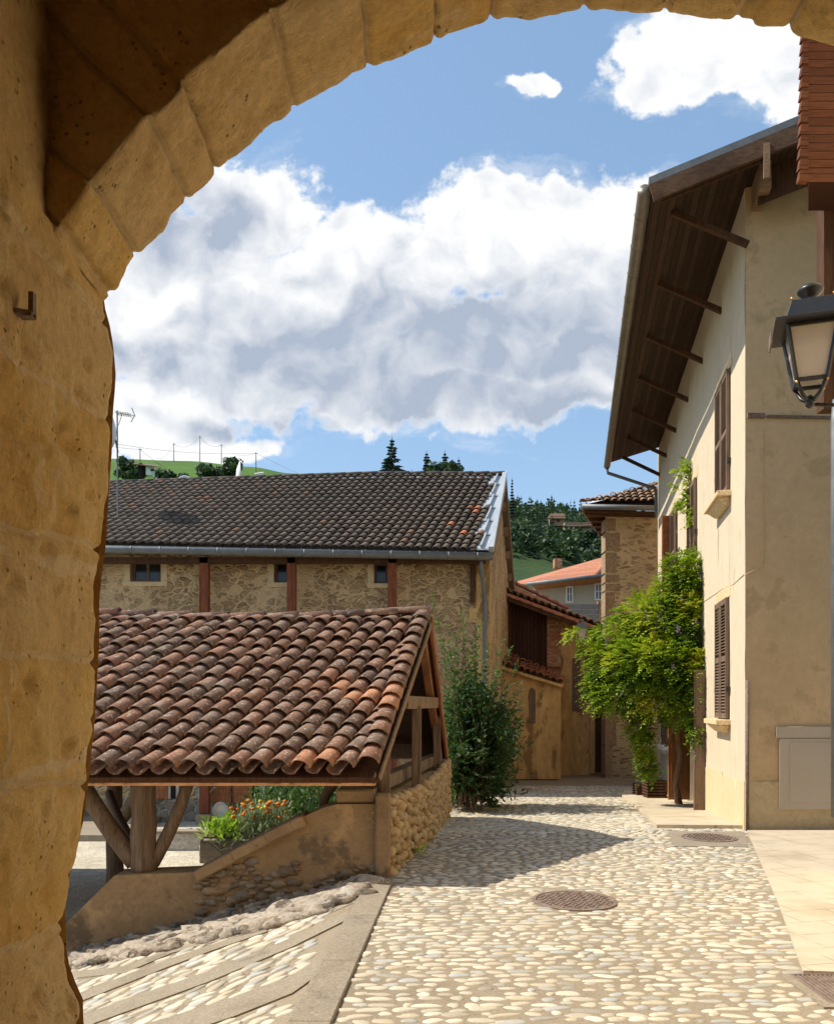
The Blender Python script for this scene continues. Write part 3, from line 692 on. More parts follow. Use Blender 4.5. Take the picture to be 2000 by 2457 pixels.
# verge column following the gable
axv = Vector((verge_x(1)-verge_x(0), RY-EY, RZ_-EZ)).normalized()
nrv = Vector((0, -(RZ_-EZ), RY-EY)).normalized(); rtv = axv.cross(nrv).normalized(); nrv = rtv.cross(axv).normalized()
for side in (-.095,):
    for r in range(14):
        t = r/14
        o = Vector((verge_x(t)+side, EY+(RY-EY)*t-.05, ZE+(RZ_-EZ)*t+.055+random.uniform(0,.01)))
        q = random.random()*.85
        if r in (4, 5): q = .96
        jr = random.uniform(-.02, .02)
        tile(b, o, (axv+Vector((jr,0,0))).normalized(), rtv, nrv, tl, .104, .082, q, .055, .0)
# ridge tiles
x = verge_x(1)+.03; r = 0
while x > -8:
    w = random.uniform(.38, .46); zz = RZ_+.125+.05*math.sin(x*.8)+random.uniform(-.008,.008)
    ax = Vector((-1, random.uniform(-.02,.02), random.uniform(-.02, .03))).normalized(); rt = Vector((0,1,0)); nr = ax.cross(rt).normalized(); 
    if nr.z < 0: nr = -nr
    tile(b, Vector((x, RY+.02, zz)), ax, rt, nr, w*1.25, .115, .095, random.random()*.86 if r else .8, .0, -.02, .016, 8); x -= w; r += 1
roofo = b.build('roof_tiles', m_tile, hall, True)
b = MB()   # boarding below the tiles, both slopes
def bd(x0, x1): return [Vector((x0, EY, EZ)), Vector((x1, EY, EZ)), Vector((verge_x(1)-.02 if x1 > -1 else x0+.6, RY, RZ_)), Vector((x0, RY, RZ_))]
q = [Vector((-8.4, EY, EZ)), Vector((verge_x(0)-.02, EY, EZ)), Vector((verge_x(1)-.02, RY, RZ_)), Vector((-8.0, RY, RZ_))]
b.prism(q, (0, .02, -.05))
q = [Vector((-8.0, RY, RZ_)), Vector((verge_x(1)-.02, RY, RZ_)), Vector((XG(BY)-.02, BY, BZ)), Vector((-8.0, BY, BZ))]
b.prism(q, (0, -.02, -.05)); b.build('roof_boarding', m_darkwood, hall)
b = MB()   # back slope tiles (seen edge on)
for k in range(0, 40):
    for r in range(13):
        t = r/13; xe = XG(BY)+(XG(RY)-XG(BY))*t
        o = Vector((xe-.11-k*.2, BY+(RY-BY)*t+.03, BZ+.06+(RZ_-BZ)*t)); ax = Vector((0, RY-BY, RZ_-BZ)).normalized(); nr = Vector((0, RZ_-BZ, BY-RY)).normalized(); nr = Vector((0,(RZ_-BZ),(BY-RY)*1)); nr = Vector((0, abs(RZ_-BZ), abs(BY-RY))).normalized()
        rt = ax.cross(nr).normalized()
        if k <= 2: tile(b, o, ax, rt, nr, .42, .075, .065, random.random()*.8, .03, 0, seg=4)
b.build('rear_tiles', m_tile, hall, True)
def gx(Y, off=0): return XG(Y)+off
b = MB()   # charred fascia beam along the front eave, bounce light coloured on its foot
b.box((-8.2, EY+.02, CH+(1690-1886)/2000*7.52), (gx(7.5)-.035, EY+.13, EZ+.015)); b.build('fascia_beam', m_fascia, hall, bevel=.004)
b = MB()
b.beam(P(1034,1496,10.02), Vector((XG(BY)-.01, BY, BZ-.02)), .035, .20); b.build('barge_board', m_redh, hall)
b = MB(); b.beam(Vector((gx(7.48)+.012, 7.48, EZ+.0)), Vector((gx(10)+.012, 10, RZ_)), .016, .07); b.build('verge_strip', m_oakb, hall)
b = MB()
b.beam(Vector((gx(8.8)-.06, 8.8, 1.64)), Vector((gx(11.4)-.06, 11.4, 1.64)), .10, .14); b.build('tie_beam', m_oakb, hall)
b = MB(); b.beam(Vector((gx(7.9)-.20, 7.8, .95)), Vector((gx(10)-.14, 10, RZ_-.14)), .09, .12); b.build('rafter', m_darkwood, hall)
b = MB(); b.beam(Vector((gx(10)-.10, 10, RZ_-.16)), Vector((XG(BY)-.12, BY, BZ-.12)), .09, .14); b.build('rafter', m_redh, hall)
for yy_, w in ((8.02, .10), (9.55, .11), (12.0, .12)):
    b = MB(); b.box((gx(yy_)-.13, yy_-w/2, .62), (gx(yy_)-.02, yy_+w/2, 1.60 if yy_ > 8.5 else 1.25)); b.build('post', m_grayw, hall, bevel=.006)
b = MB(); b.box((gx(9)-.55, 8.4, .66), (gx(9)-.50, 12.6, 1.42), .5)
for i in range(9): b.box((gx(9)-.50, 8.4+i*.08, .68+i*.08), (gx(9)-.48, 12.6-i*.08, .745+i*.08))
b.build('plank_wall', m_darkwood, hall)
b = MB(); b.beam(Vector((gx(8.2)-.22,8.2,.82)), Vector((gx(12.6)-.10,12.9,.80)), .14, .14); b.build('wall_plate', m_grayw, hall)
b = MB(); b.box((-8,BY-.7,BZ+.22),(.1,BY-.55,BZ+.38)); b.box((-8,7.9,EZ+.15),(-.5,8.05,EZ+.28)); b.box((-8,RY-.1,RZ_-.3),(.05,RY+.1,RZ_-.1)); b.build('purlin', m_darkwood, hall)
# big trunk posts with braces
def rough_post(px0, px1, pyb, pyt, Y, label=None, name='post', mat_=None):
    b = MB(); a = P((px0+px1)/2, pyb, Y); c = P((px0+px1)/2, pyt, Y); r = (px1-px0)/2000*Y/2*1.06; path = []; rad = []
    for i in range(9):
        t = i/8; p = a.lerp(c, t); path.append(p+Vector((.008*math.sin(i*1.7), 0, 0))); rad.append(r*(1.12-.12*t+.03*math.sin(i*2.1)))
    b.tube(path, rad, 14); return b.build(name, mat_ or m_grayw, hall, True)
rough_post(318, 371, 2099, 1860, 8.0); rough_post(258, 292, 2120, 1870, 12.2)
def brace(p0, p1, w, nm='brace'):
    b = MB(); pts = [Vector(p0).lerp(Vector(p1), i/8) for i in range(9)]; bow = Vector((.04,0,0))
    pts = [p+bow*math.sin(i/8*math.pi)*(-1 if p1[0] < p0[0] else 1)*.7 for i, p in enumerate(pts)]
    b.tube(pts, [w*(1.1-.02*i) for i in range(9)], 10); b.build(nm, m_grayw, hall, True)
brace(P(326,2070,8.03), P(196,1880,8.03), .085); brace(P(366,2072,8.03), P(452,1876,8.03), .062)
brace(P(262,2000,12.1), P(345,1885,10.5), .09); brace(P(330,2050,8.2), P(262,1905,10.5), .06); brace(P(800,1880,8.2), P(775,1940,8.3), .05)
b = MB(); b.box(P(806,1884,7.84)-Vector((0,0,.17)), P(905,1886,8.25)); b.build('corner_block', m_wplast, hall, bevel=.015)

# ---------------------------------------------------------------- walls carrying the hall
WY = 7.8
topl = [(60,2330),(161,2213),(273,2102),(366,2098),(472,2094),(500,2078),(725,1962),(778,1938),(806,1931),(908,1930)]
wall1 = thing('retaining_wall', 'patched plaster and fieldstone wall sloping up beside the cobbled steps', 'wall', P(500,2200,WY))
def topz(px):
    for (a, ya), (c, yc) in zip(topl, topl[1:]):
        if px <= c: return CH+(1690-(ya+(yc-ya)*(px-a)/(c-a)))/2000*WY
    return CH+(1690-1930)/2000*WY
def wf(u, v):
    px = 60+u*(908-60); X = (px-1000)/2000*WY; zt = topz(px); zb = ramp_z(X, 0)-.15; z = zb+v*(zt-zb)
    d = .012*nse((X, 0, z), 2.5)+.006*nse((X, 3, z), 11)
    if 450 < px < 880: d += .03*nse((X+9, 0, z), 3.0, 3)*(1-v)
    return Vector((X, WY+.02-abs(d)*.6, z))
b = MB(); b.grid(wf, 150, 24); b.build('plaster_face', m_wplast, wall1, True)
b = MB()
n = 60
for i in range(n):
    pa, pb = 60+848*i/n, 60+848*(i+1)/n; xa, xb = (pa-1000)/2000*WY, (pb-1000)/2000*WY; za, zb = topz(pa), topz(pb)
    b.hexa([(xa,WY+.01,-1.4),(xb,WY+.01,-1.4),(xb,WY+.34,-1.4),(xa,WY+.34,-1.4),(xa,WY+.015,za),(xb,WY+.015,zb),(xb,WY+.34,zb),(xa,WY+.34,za)])
b.build('core', m_wplast, wall1)
b = MB(); cp = [(472,2096),(560,2048),(640,2005),(700,1974),(728,1962)]
for (xa, ya), (xb, yb) in zip(cp, cp[1:]): b.beam(P(xa,ya+6,WY)+Vector((0,.13,0)), P(xb+3,yb+6,WY)+Vector((0,.13,0)), .40, .10)
b.build('coping', m_sill if False else m_wplast, wall1, bevel=.012)
random.seed(21); b = MB(); cnt = 0
for i in range(2600):
    px = random.uniform(470, 900); X = (px-1000)/2000*WY; zt = topz(px); zb = ramp_z(X, 0)-.02
    f = random.random()**1.3; z = zb+f*(zt-zb-.12)
    # stones show in the lower strip and in the patch left of the big plaster area
    lim = .95 if px < 620 else (.62 if px < 720 else .22)
    if (z-zb)/(zt-zb) > lim*(.8+.35*noise.noise(Vector((X*2, z*2, 0)))): continue
    r = random.uniform(.025, .08)
    if any((X-c[0])**2+(z-c[1])**2 < (r*.80+c[2]*.80)**2 for c in (globals().setdefault('cs', []))): continue
    cs.append((X, z, r)); b.blob((X, WY+.018, z), (r*1.4, .038, r*.74), random.random(), 6, 9, .26); cnt += 1
b.build('set_stones', m_wstone, wall1, True)
# gable side wall of golden rubble
wall2 = thing('rubble_wall', 'golden river stone wall under the gable of the tiled hall, beside the street', 'wall', Vector((gx(8), 10, 0)))
def gwall(u, v):
    Y = 7.8+u*5.6; zt = .70-.02*math.sin(u*5); zb = Gs(Y)-.2; z = zb+v*(zt-zb); return Vector((XG(Y)+.0-.008, Y, z))
b = MB(); b.grid(gwall, 20, 6)
b.prism([(XG(7.8)-.3,7.82,-1.3),(XG(7.8)-.015,7.82,-1.3),(XG(10)-.015,10,-1.3),(XG(13.4)-.015,13.4,-1.3),(XG(13.4)-.5,13.4,-1.3),(XG(10)-.5,10,-1.3)], (0,0,1.97)); b.build('mortar_core', m_rub, wall2)
b = MB(); z0 = 0; cs2 = []
random.seed(8)
for i in range(5200):
    Y = random.uniform(7.88, 13.42); z = random.uniform(Gs(Y)-.06, .72); r = random.uniform(.035, .085)
    if any((Y-c[0])**2+(z-c[1])**2 < (r*.84+c[2]*.84)**2 for c in cs2): continue
    cs2.append((Y, z, r)); b.blob((XG(Y)+.005, Y, z), (.055, r*1.1, r*.92), random.random(), 6, 9, .14)
for i in range(36):
    Y = 13.43; z = -.3+1.05*i/36
    b.blob((XG(Y)-.08-random.random()*.3, Y, z), (.1, .05, .06), random.random(), 5, 8)
b.build('rubble_stones', m_rub, wall2, True)
b = MB(); b.box((gx(7.8)-.11, 7.76, -.02), (gx(7.8)+.035, 7.93, .78)); b.build('corner_pier', m_wplast, wall2, bevel=.02)
# loose rocks and rough mortar channel at the foot of the sloping wall
random.seed(4); b = MB()
top_r = [(171,2284),(366,2236),(500,2200),(660,2165),(780,2120),(884,2076)]
bot_r = [(171,2326),(366,2288),(500,2262),(660,2226),(780,2190),(872,2150)]
def il(t, L_):
    x = 171+(884-171)*t
    for (a, ya), (c, yc) in zip(L_, L_[1:]):
        if x <= c: return x, ya+(yc-ya)*(x-a)/(c-a)
    return L_[-1]
for i in range(70):
    t = random.random(); x, y0_ = il(t, top_r); _, y1_ = il(t, bot_r); p = hit(x, y0_+(y1_-y0_)*random.uniform(.5,.9), rz); r = random.uniform(.09,.16)
    b.blob(p+Vector((0,0,-.02)), (r*1.5, r*.9, r*.55), random.choice((.45,1)), 7, 12, .22)
for i in range(420):
    t = random.random(); f = random.random()
    x, y0_ = il(t, top_r); _, y1_ = il(t, bot_r)
    p = hit(x, y0_+(y1_-y0_)*f, rz); r = random.uniform(.028, .062) if f < .5 else random.uniform(.04, .085)
    b.blob(p+Vector((0,0,.01)), (r*1.3, r, r*.7), random.random(), 6, 9, .2)
tag(b.build('stone_channel', m_rock, smooth=True), 'loose stones and broken mortar along the foot of the sloping wall', 'rubble', kind='stuff')
b = MB()
def chn(u, v):
    x, y0_ = il(min(u,.999), top_r); _, y1_ = il(min(u,.999), bot_r); p = hit(x, y0_+(y1_+6-y0_)*v, rz)
    p.z += .03*math.sin(v*math.pi)+.035*abs(nse((p.x,p.y,0), 4))*math.sin(v*math.pi); return p
b.grid(chn, 90, 14); tag(b.build('stone_channel_bed', m_rock, smooth=True), 'rough grey mortar bed between the wall foot and the steps', 'gutter', kind='structure')

# ================================================================ large barn with the dark tiled roof
barn = thing('stone_barn', 'long rubble barn with dark tiled roof, zinc flashing on the verge and red gallery posts', 'barn', (-4, 21, -1))
GY, RYb, BYb = 18.0, 22.0, 26.0
zG = CH+(1690-1330)/2000*GY; zR = CH+(1690-1146)/2000*RYb; zB = zG-.0
VX = lambda Y: 1.62+.18*(Y-GY)       # verge line
def bsag(x): return -.24*max(0, min(1, (-x-1)/7))**1.0
def etilt(x): return .17*max(0, min(1.3, (1.6-x)/9))
b = MB(); random.seed(2)
SLb = math.hypot(RYb-GY, zR-zG); nr_ = 19; exb = SLb/nr_; dxs = .336*4
nrb = Vector((0, -(zR-zG), RYb-GY)).normalized()
for k in range(62):
    for r in range(nr_):
        t = r/nr_; x = VX(GY)-.44+.42-k*.196+dxs*t- (0 if k else 0)
        x = VX(GY)-.44-(k-3)*.196-3*.0+dxs*t-.0
        x = 1.18-(k-3)*.196+dxs*t
        lim = VX(GY+4*t)-.33
        if x > lim: continue
        o = Vector((x+random.uniform(-.008,.008), GY+4*t-.03, zG+(zR-zG)*t+.05+bsag(x)*t+etilt(x)*(1-t)+random.uniform(-.004,.004)))
        ax = Vector((dxs, 4, zR-zG)).normalized(); ax = (ax+Vector((random.uniform(-.02,.02),0,0))).normalized(); rt = ax.cross(nrb).normalized(); nn = rt.cross(ax).normalized()
        q = random.random()*.9
        if (k, r) in ((5, 3),(5,8)): q = 1
        if abs(x-.78) < .1 and r == 5: q = 1
        if abs(x-1.47) < .1 and r == 9: q = 1
        tile(b, o, ax, rt, nn, exb*1.35, .085, .068, q, .04, 0, .014, 5)
x = VX(RYb)-.02
while x > -13:
    w = .42; tile(b, Vector((x, RYb, zR+.07+bsag(x))), Vector((-1,0,-.01)).normalized(), Vector((0,1,0)), Vector((0,0,1)), w*1.12, .13, .11, random.random()*.85, .0, 0, .02, 7); x -= w
b.build('roof_tiles', m_tileb, barn, True)
b = MB()
xs = [-13+i for i in range(14)]
def ru(x, Y, z): return Vector((x, Y, z+bsag(x)*max(0,min(1,(Y-GY)/4))+etilt(x)*max(0,1-(Y-GY)/4) if Y <= RYb else z+bsag(x)*(BYb-Y)/4))
for x0 in xs:
    x1 = x0+1.0
    if x1 is None: continue
    b.prism([ru(x0,GY,zG), ru(x1,GY,zG), ru(x1,RYb,zR), ru(x0,RYb,zR)], (0,.02,-.10)); b.prism([ru(x0,RYb,zR), ru(x1,RYb,zR), ru(x1,BYb,zB), ru(x0,BYb,zB)], (0,-.02,-.10))
b.prism([ru(1.0,GY,zG), (VX(GY)-.02,GY,zG), (VX(RYb)-.02,RYb,zR), ru(1.0,RYb,zR)], (0,.02,-.10)); b.prism([ru(1.0,RYb,zR), (VX(RYb)-.02,RYb,zR), (VX(BYb)-.02,BYb,zB), ru(1.0,BYb,zB)], (0,-.02,-.10))
b.build('roof_deck', m_tileb, barn)
b = MB()     # stepped zinc flashing along the verge
nst = 6
for i in range(nst):
    t0, t1 = i/nst, (i+1)/nst
    def rp(x, t, h=.06): return Vector((x, GY+4*t, zG+(zR-zG)*t+h))
    xv0, xv1 = VX(GY+4*t0), VX(GY+4*t1)
    l0 = xv0-.46+.0; l1 = min(xv1-.16, l0+dxs*(t1-t0)+.02)
    b.prism([rp(l0,t0,.13), rp(xv0-.06,t0,.13), rp(xv1-.06,t1,.08), rp(l1,t1,.08)], (0,-.01,-.04))
    b.beam(rp(l0+.22,t0,.17), rp(l1+.14,t1,.12), .03, .07)
b.beam(Vector((VX(GY)-.02, GY-.03, zG+.10)), Vector((VX(RYb)-.02, RYb, zR+.12)), .11, .13); b.build('verge_flashing', m_zincl, barn)
b = MB(); b.beam(Vector((VX(RYb)-.01, RYb, zR+.06)), Vector((VX(BYb)-.01, BYb, zB)), .05, .20); b.beam(Vector((VX(GY+.3), GY+.3, zG+.13)), Vector((VX(RYb), RYb, zR-.10)), .05, .16); b.build('barge_board', m_oakb, barn)
b = MB(); b.tube([(-13,GY-.06,zG-.06+.22),(-7.5,GY-.06,zG-.06+.17),(VX(GY)+.0,GY-.06,zG-.06)], .085, 10)
for i in range(16): xx_ = VX(GY)-.3-i*.62; b.tube([(xx_,GY-.06,zG-.06+etilt(xx_)),(xx_-.03,GY-.06,zG-.06+etilt(xx_))], .091, 10)
b.build('gutter', m_zinc, barn, True)
WYb = 18.6; zW = lambda y, Y=WYb: CH+(1690-y)/2000*Y
GXb = lambda Y: 1.575+.18*(Y-WYb)
b = MB()
wins = [(312,386,1342,1396),(657,690,1345,1398),(897,930,1348,1400)]
# front wall in panels leaving real openings
def bx(px): return (px-1000)/2000*WYb
wx = [-13]+[v_ for w in wins for v_ in (bx(w[0]), bx(w[1]))]+[GXb(WYb)]
for i in range(0, len(wx), 2): b.box((wx[i], WYb, -1.05), (wx[i+1], WYb+.45, zG+.35))
for w in wins:
    b.box((bx(w[0]), WYb+.001, -1.05), (bx(w[1]), WYb+.449, zW(w[3]))); b.box((bx(w[0]), WYb+.001, zW(w[2])), (bx(w[1]), WYb+.449, zG+.35))
b.build('front_wall', m_barn, barn)
b = MB(); b.prism([(GXb(WYb),WYb+.002,-1.05),(GXb(25.4),25.4,-1.05),(GXb(25.4),25.4,zB+.3),(GXb(RYb),RYb,zR-.25),(GXb(WYb),WYb+.002,zG+.3)], (-.4,0,0))
b.build('gable_wall', m_barn, barn)
b = MB(); b.box((GXb(WYb)-.26, WYb-.03, -1.05), (GXb(WYb)+.02, WYb, zG+.2)); b.box((GXb(WYb)+.02, WYb-.03, -1.05), (GXb(WYb)+.05, WYb+.5, zG+.1));
for k_ in range(9):
    b.box((GXb(WYb)-.26-(k_%2)*.16, WYb-.036, -.2+k_*.52), (GXb(WYb)-.255, WYb-.002, .12+k_*.52))
b.build('quoins', m_ochre, barn, bevel=.01)
for i, w in enumerate(wins):
    f = MB(); x0, x1, z1, z0 = bx(w[0]), bx(w[1]), zW(w[2]), zW(w[3])
    for a, c in (((x0,WYb+.16,z0),(x0+.06,WYb+.24,z1)), ((x1-.06,WYb+.16,z0),(x1,WYb+.24,z1)), ((x0+.06,WYb+.16,z0),(x1-.06,WYb+.24,z0+.06)), ((x0+.06,WYb+.16,z1-.06),(x1-.06,WYb+.24,z1))): f.box(a, c)
    if i == 0: f.box(((x0+x1)/2-.03,WYb+.17,z0+.06),((x0+x1)/2+.03,WYb+.23,z1-.06))
    fo = f.build('window', m_rust, barn)
    g = MB(); g.box((x0+.05,WYb+.19,z0+.05),(x1-.05,WYb+.20,z1-.05)); g.build('pane', m_wglass, fo)
    g = MB(); g.box((x0-.15,WYb-.03,z0-.10),(x1+.15,WYb+.12,z0-.002)); g.build('sill', m_dado, fo)
    for xa_, xb_ in ((x0-.14, x0-.001), (x1+.001, x1+.14)): g = MB(); g.box((xa_,WYb-.012,z0),(xb_,WYb,z1+.1)); g.build('jamb', m_dado, fo)
for px, w in ((491,22),(700,21),(941,21)):
    x = (px-1000)/2000*18.25; b = MB(); b.box((x-w/2000*9.1, 18.16, -.78), (x+w/2000*9.1, 18.34, zG-.03)); b.build('gallery_post', m_red, barn, bevel=.01)
    b = MB(); b.box((x-.16, 18.07, -1.0), (x+.16, 18.43, -.78)); b.build('post_base', m_conc, barn, bevel=.02)
b = MB(); b.box((-13,18.16,zG-.16),(1.5,18.34,zG-.035)); b.box(P(1120,1350,18.5), P(1148,1356,18.58)); b.box(P(1128,1445,18.5), P(1138,1350,18.58)); b.build('wall_plate', m_darkwood, barn)
b = MB(); b.tube([P(1154,1345,18.02),P(1156,1380,18.2),P(1160,1408,18.5),P(1164,1450,18.52),P(1162,1700,18.52),P(1160,1960,18.52)], .045, 8)
b.build('downpipe', m_zinc, barn, True)
for i in range(5):
    t = .12+i*.19; Y = RYb+(BYb-RYb)*t; z = zR+(zB-zR)*t-.22
    b = MB(); b.box((GXb(Y)-.2, Y-.10, z-.22), (VX(Y)-.03, Y+.10, z)); b.build('purlin_end', m_oakb, barn)
# ground floor under the gallery: shutters, sills
zF = lambda y: CH+(1690-y)/2000*WYb
for px0, px1, yb in ((373,403,1917),(506,556,1925),(560,606,1926),(692,718,1925),(150,200,1950)):
    b = MB(); x0, x1 = bx(px0), bx(px1); b.box((x0, WYb-.07, zF(yb)), (x1, WYb-.03, 1.1))
    for i in range(int((x1-x0)/.12)): b.box((x0+.006+i*.12, WYb-.082, zF(yb)+.01), (x0+.114+i*.12, WYb-.071, 1.09))
    b.box((x0, WYb-.10, zF(yb)+.22), (x1, WYb-.083, zF(yb)+.29)); b.build('shutter', m_redh, barn)
for px0, px1 in ((404,430),(589,630),(632,690)):
    b = MB(); x0, x1 = bx(px0), bx(px1); b.box((x0,WYb-.02,zF(1917)),(x1,WYb-.008,1.1)); fo = b.build('ground_window', m_black, barn)
    b = MB(); b.box((x0,WYb-.05,zF(1917)),(x0+.06,WYb-.021,1.1)); b.box((x1-.06,WYb-.05,zF(1917)),(x1,WYb-.021,1.1)); b.build('frame', m_gray, fo)
b = MB(); b.box((-13, WYb-.004, -1.0), (1.3, WYb-.001+.001, zF(1916))); b.build('plinth', m_low, barn)

# things standing on the square below
t = thing('kerb_step', 'raised stone doorstep strip along the barn foot', 'step', P(230,2020,16.5)); 
b = MB(); b.box((-14,15.9,-1.0),(-5.7,WYb-.01,-.88)); b.build('top', m_conc, t)
t = thing('low_wall', 'low grey concrete wall standing on the square behind the hall posts', 'wall', P(430,2042,14.9))
b = MB(); x0, x1 = (366-1000)/2000*14.9, (620-1000)/2000*14.9; b.box((x0,14.9,-1.0),(x1,15.15,-.70)); b.build('base', m_gray, t)
b = MB(); b.box((x0-.03,14.87,-.70),(x1+.03,15.18,-.65)); b.build('coping', m_conc, t)
pl = thing('flower_planter', 'square stone planter of orange marigolds and silver foliage below the sloping wall', 'planter', P(530,2070,13.7))
b = MB(); x0, x1 = (477-1000)/2000*13.7, -1.6; b.box((x0,13.7,-1.0),(x1,14.9,-.60)); b.build('box', m_low, pl, bevel=.02)
b = MB(); b.box((x0+.06,13.76,-.60),(x1-.06,14.84,-.57)); b.build('soil', m_earth, pl)
def leafquads(b, c, n, spread, size, up=.5, rn=(0,1), narrow=.35):
    for i in range(n):
        p = Vector(c)+Vector((random.gauss(0, spread[0]), random.gauss(0, spread[1]), random.gauss(0, spread[2])))
        d = Vector((random.gauss(0,1), random.gauss(0,1), random.gauss(up,.6))).normalized(); s_ = size*random.uniform(.6,1.3)
        sd = d.cross(Vector((random.gauss(0,1),random.gauss(0,1),random.gauss(0,1)))).normalized()*s_*narrow
        b.face([p, p+d*s_*.5+sd, p+d*s_, p+d*s_*.5-sd], random.uniform(*rn))
random.seed(9)
b = MB()
for i in range(46):
    px = random.uniform(510, 570); p = P(px, random.uniform(1985, 2010), random.uniform(13.75,14.2)); p.z = max(p.z, -.55); leafquads(b, p, 22, (.09,.12,.08), .13, 1.2, (0,1), .13)
b.build('marigold_leaves', m_lime, pl)
b = MB()
for i in range(90):
    px = random.uniform(580, 690); p = P(px, random.uniform(1958, 2025)-(px-590)*.25, random.uniform(13.75,14.1)); leafquads(b, p, 26, (.09,.12,.10), .12, 1.6, (0,1), .10)
b.build('silver_foliage', m_silver, pl)
b = MB()
for i in range(170):
    px = random.uniform(600, 805); p = P(px, random.uniform(1900, 1985)-(px-610)*.20, random.uniform(14.2,15.2) if px < 700 else random.uniform(13.8,15.0)); leafquads(b, p, 15, (.10,.12,.09), .11, 1.2, (0,1), .16)
b.build('green_foliage', m_leafs, pl)
for nm, mt, k in (('orange_flowers', m_flor, 26), ('yellow_flowers', m_fyel, 11)):
    for i in range(k):
        b = MB(); px = random.gauss(615, 38); p = P(px, random.uniform(1915, 1962), random.uniform(13.6,13.8)); r = random.uniform(.025,.042)
        b.blob(p, (r,r,r*.8), .5, 4, 7); b.build('flower', mt, pl)
b = MB()
for i in range(40):
    px = random.gauss(618, 40); a = P(px, 1925+random.random()*30, 13.75); b.tube([a, a-Vector((random.uniform(-.05,.05),0,.3))], .004, 4)
b.build('stalks', m_lime, pl)
t = thing('rubbish_bin', 'small grey bin standing by the barn wall behind the hall post', 'bin', P(308,1992,17.5))
b = MB(); p = P(308,1992,17.5); b.lathe(p, [(.11,0),(.13,.30),(.13,.33)], 14); b.build('body', m_gray, t); b = MB(); b.lathe(p+Vector((0,0,.332)), [(.14,0),(.13,.05),(.04,.08)], 14); b.build('lid', m_zinc, t)
t = thing('metal_tub', 'upright round galvanised tub leaning by the barn wall near the flowers', 'tub', P(530,1966,17.6))
b = MB(); p = P(530,1948,17.6)
vs = []
for (r_, y_) in ((.17,.0),(.14,.12),(0.001,.12)):
    for k in range(20): vs.append(p+Vector((r_*math.cos(k*math.pi/10), y_, r_*1.15*math.sin(k*math.pi/10))))
b.add(vs, [(i*20+k, i*20+(k+1)%20, (i+1)*20+(k+1)%20, (i+1)*20+k) for i in range(2) for k in range(20)]); b.build('bowl', m_zincl, t, True)
b = MB(); b.tube([p+Vector((.175*math.cos(k*math.pi/10), -.005, .2*math.sin(k*math.pi/10))) for k in range(21)], .010, 6); b.build('rim', m_zinc, t)
t = thing('watering_can', 'pale green watering can on the window sill between red shutters', 'watering can', P(486,1917,18.3))
b = MB(); p = P(486,1917,18.3); b.lathe(p, [(.09,0),(.10,.02),(.09,.22),(.06,.24)], 14); m_can = M('can_green', [(.25,.36,.32),(.32,.42,.38)], 5, .6); b.build('body', m_can, t, True)
b = MB(); b.tube([p+Vector((.08,0,.05)), p+Vector((.24,0,.24)), p+Vector((.28,0,.25))], [.018,.012,.03], 8); b.build('spout', m_can, t)
b = MB(); b.tube([p+Vector((-.09,0,.06)), p+Vector((-.16,0,.15)), p+Vector((-.07,0,.23))], .010, 6); b.build('handle', m_can, t)
stg = 'cut stones left at the barn foot'
for px0, px1, pyt, pyb, Y, lb in ((443,463,1986,2012,16.9,'pale squared stone block at the barn foot, right of the hall post'),(466,486,1990,2012,17.1,'darker rough stone block beside the reddish gallery post base')):
    b = MB(); a = P(px0,pyb,Y); c = P(px1,pyt,Y+.25); a.z = -1.0; b.box(a, (c.x,c.y,c.z)); tag(b.build('stone_block', m_conc if px0 < 450 else m_low, bevel=.02), lb, 'stone block', stg)
# ================================================================ cream house on the right
hs = thing('cream_house', 'tall cream rendered house with deep boarded eaves, brown shutters and a grey gutter', 'house', (5.5, 14, 0))
def WP(Y, off, z): return Vector((wallX(Y), Y, z))+NW*off
wy = lambda px: 4450/(px-1375)
YA, YB = 10.8, 22.0
EZ0 = CH+(1690-430)/2000*10.1; OH = 1.22; SOFT = .27           # eave height, overhang, soffit rise per metre
soff = lambda off, base=0: EZ0+(OH-off)*SOFT
openings = [  # px0, px1, ztop, zbot, kind
 ('upper_near', 1722, 1752, 6.40, 4.64), ('upper_mid', 1653, 1672, 5.72, 4.30), ('upper_far', 1603, 1625, 5.90, 3.95),
 ('lower_near', 1722, 1750, 3.16, 1.40), ('door', 1648, 1690, 2.25, -.5), ('low_far', 1590, 1604, 2.0, .62)]
# wall built of panels so that every opening is a real recess
ops = [(wy(c), wy(a_), zt, zb) for _, a_, c, zt, zb in openings]
ycut = sorted(set([YA, YB]+[y for o in ops for y in o[:2]]))
b = MB()
def gw(y): return Gs(y)-.25
for a, c in zip(ycut, ycut[1:]):
    mid = (a+c)/2; here = sorted([(o[3], o[2]) for o in ops if o[0]-1e-6 < mid < o[1]+1e-6]); z = gw(mid)-.1
    segs = []
    for zb, zt in here:
        if zb > z: segs.append((z, zb))
        z = zt
    segs.append((z, soff(0)+.05))
    for z0, z1 in segs:
        n = max(1, int((c-a)/.5))
        b.grid(lambda u_, v_: WP(a+(c-a)*u_, .010*nse((0, a+(c-a)*u_, z0+(z1-z0)*v_), .9, 3), z0+(z1-z0)*v_), n, max(1, int((z1-z0)/.5)))
for o in ops:      # reveals
    for Yc in (o[0], o[1]): b.face([WP(Yc,0,o[3]), WP(Yc,-.22,o[3]), WP(Yc,-.22,o[2]), WP(Yc,0,o[2])])
    b.face([WP(o[0],0,o[2]), WP(o[1],0,o[2]), WP(o[1],-.22,o[2]), WP(o[0],-.22,o[2])]); b.face([WP(o[0],0,o[3]), WP(o[1],0,o[3]), WP(o[1],-.22,o[3]), WP(o[0],-.22,o[3])])
b.build('street_wall', m_cream, hs, True)
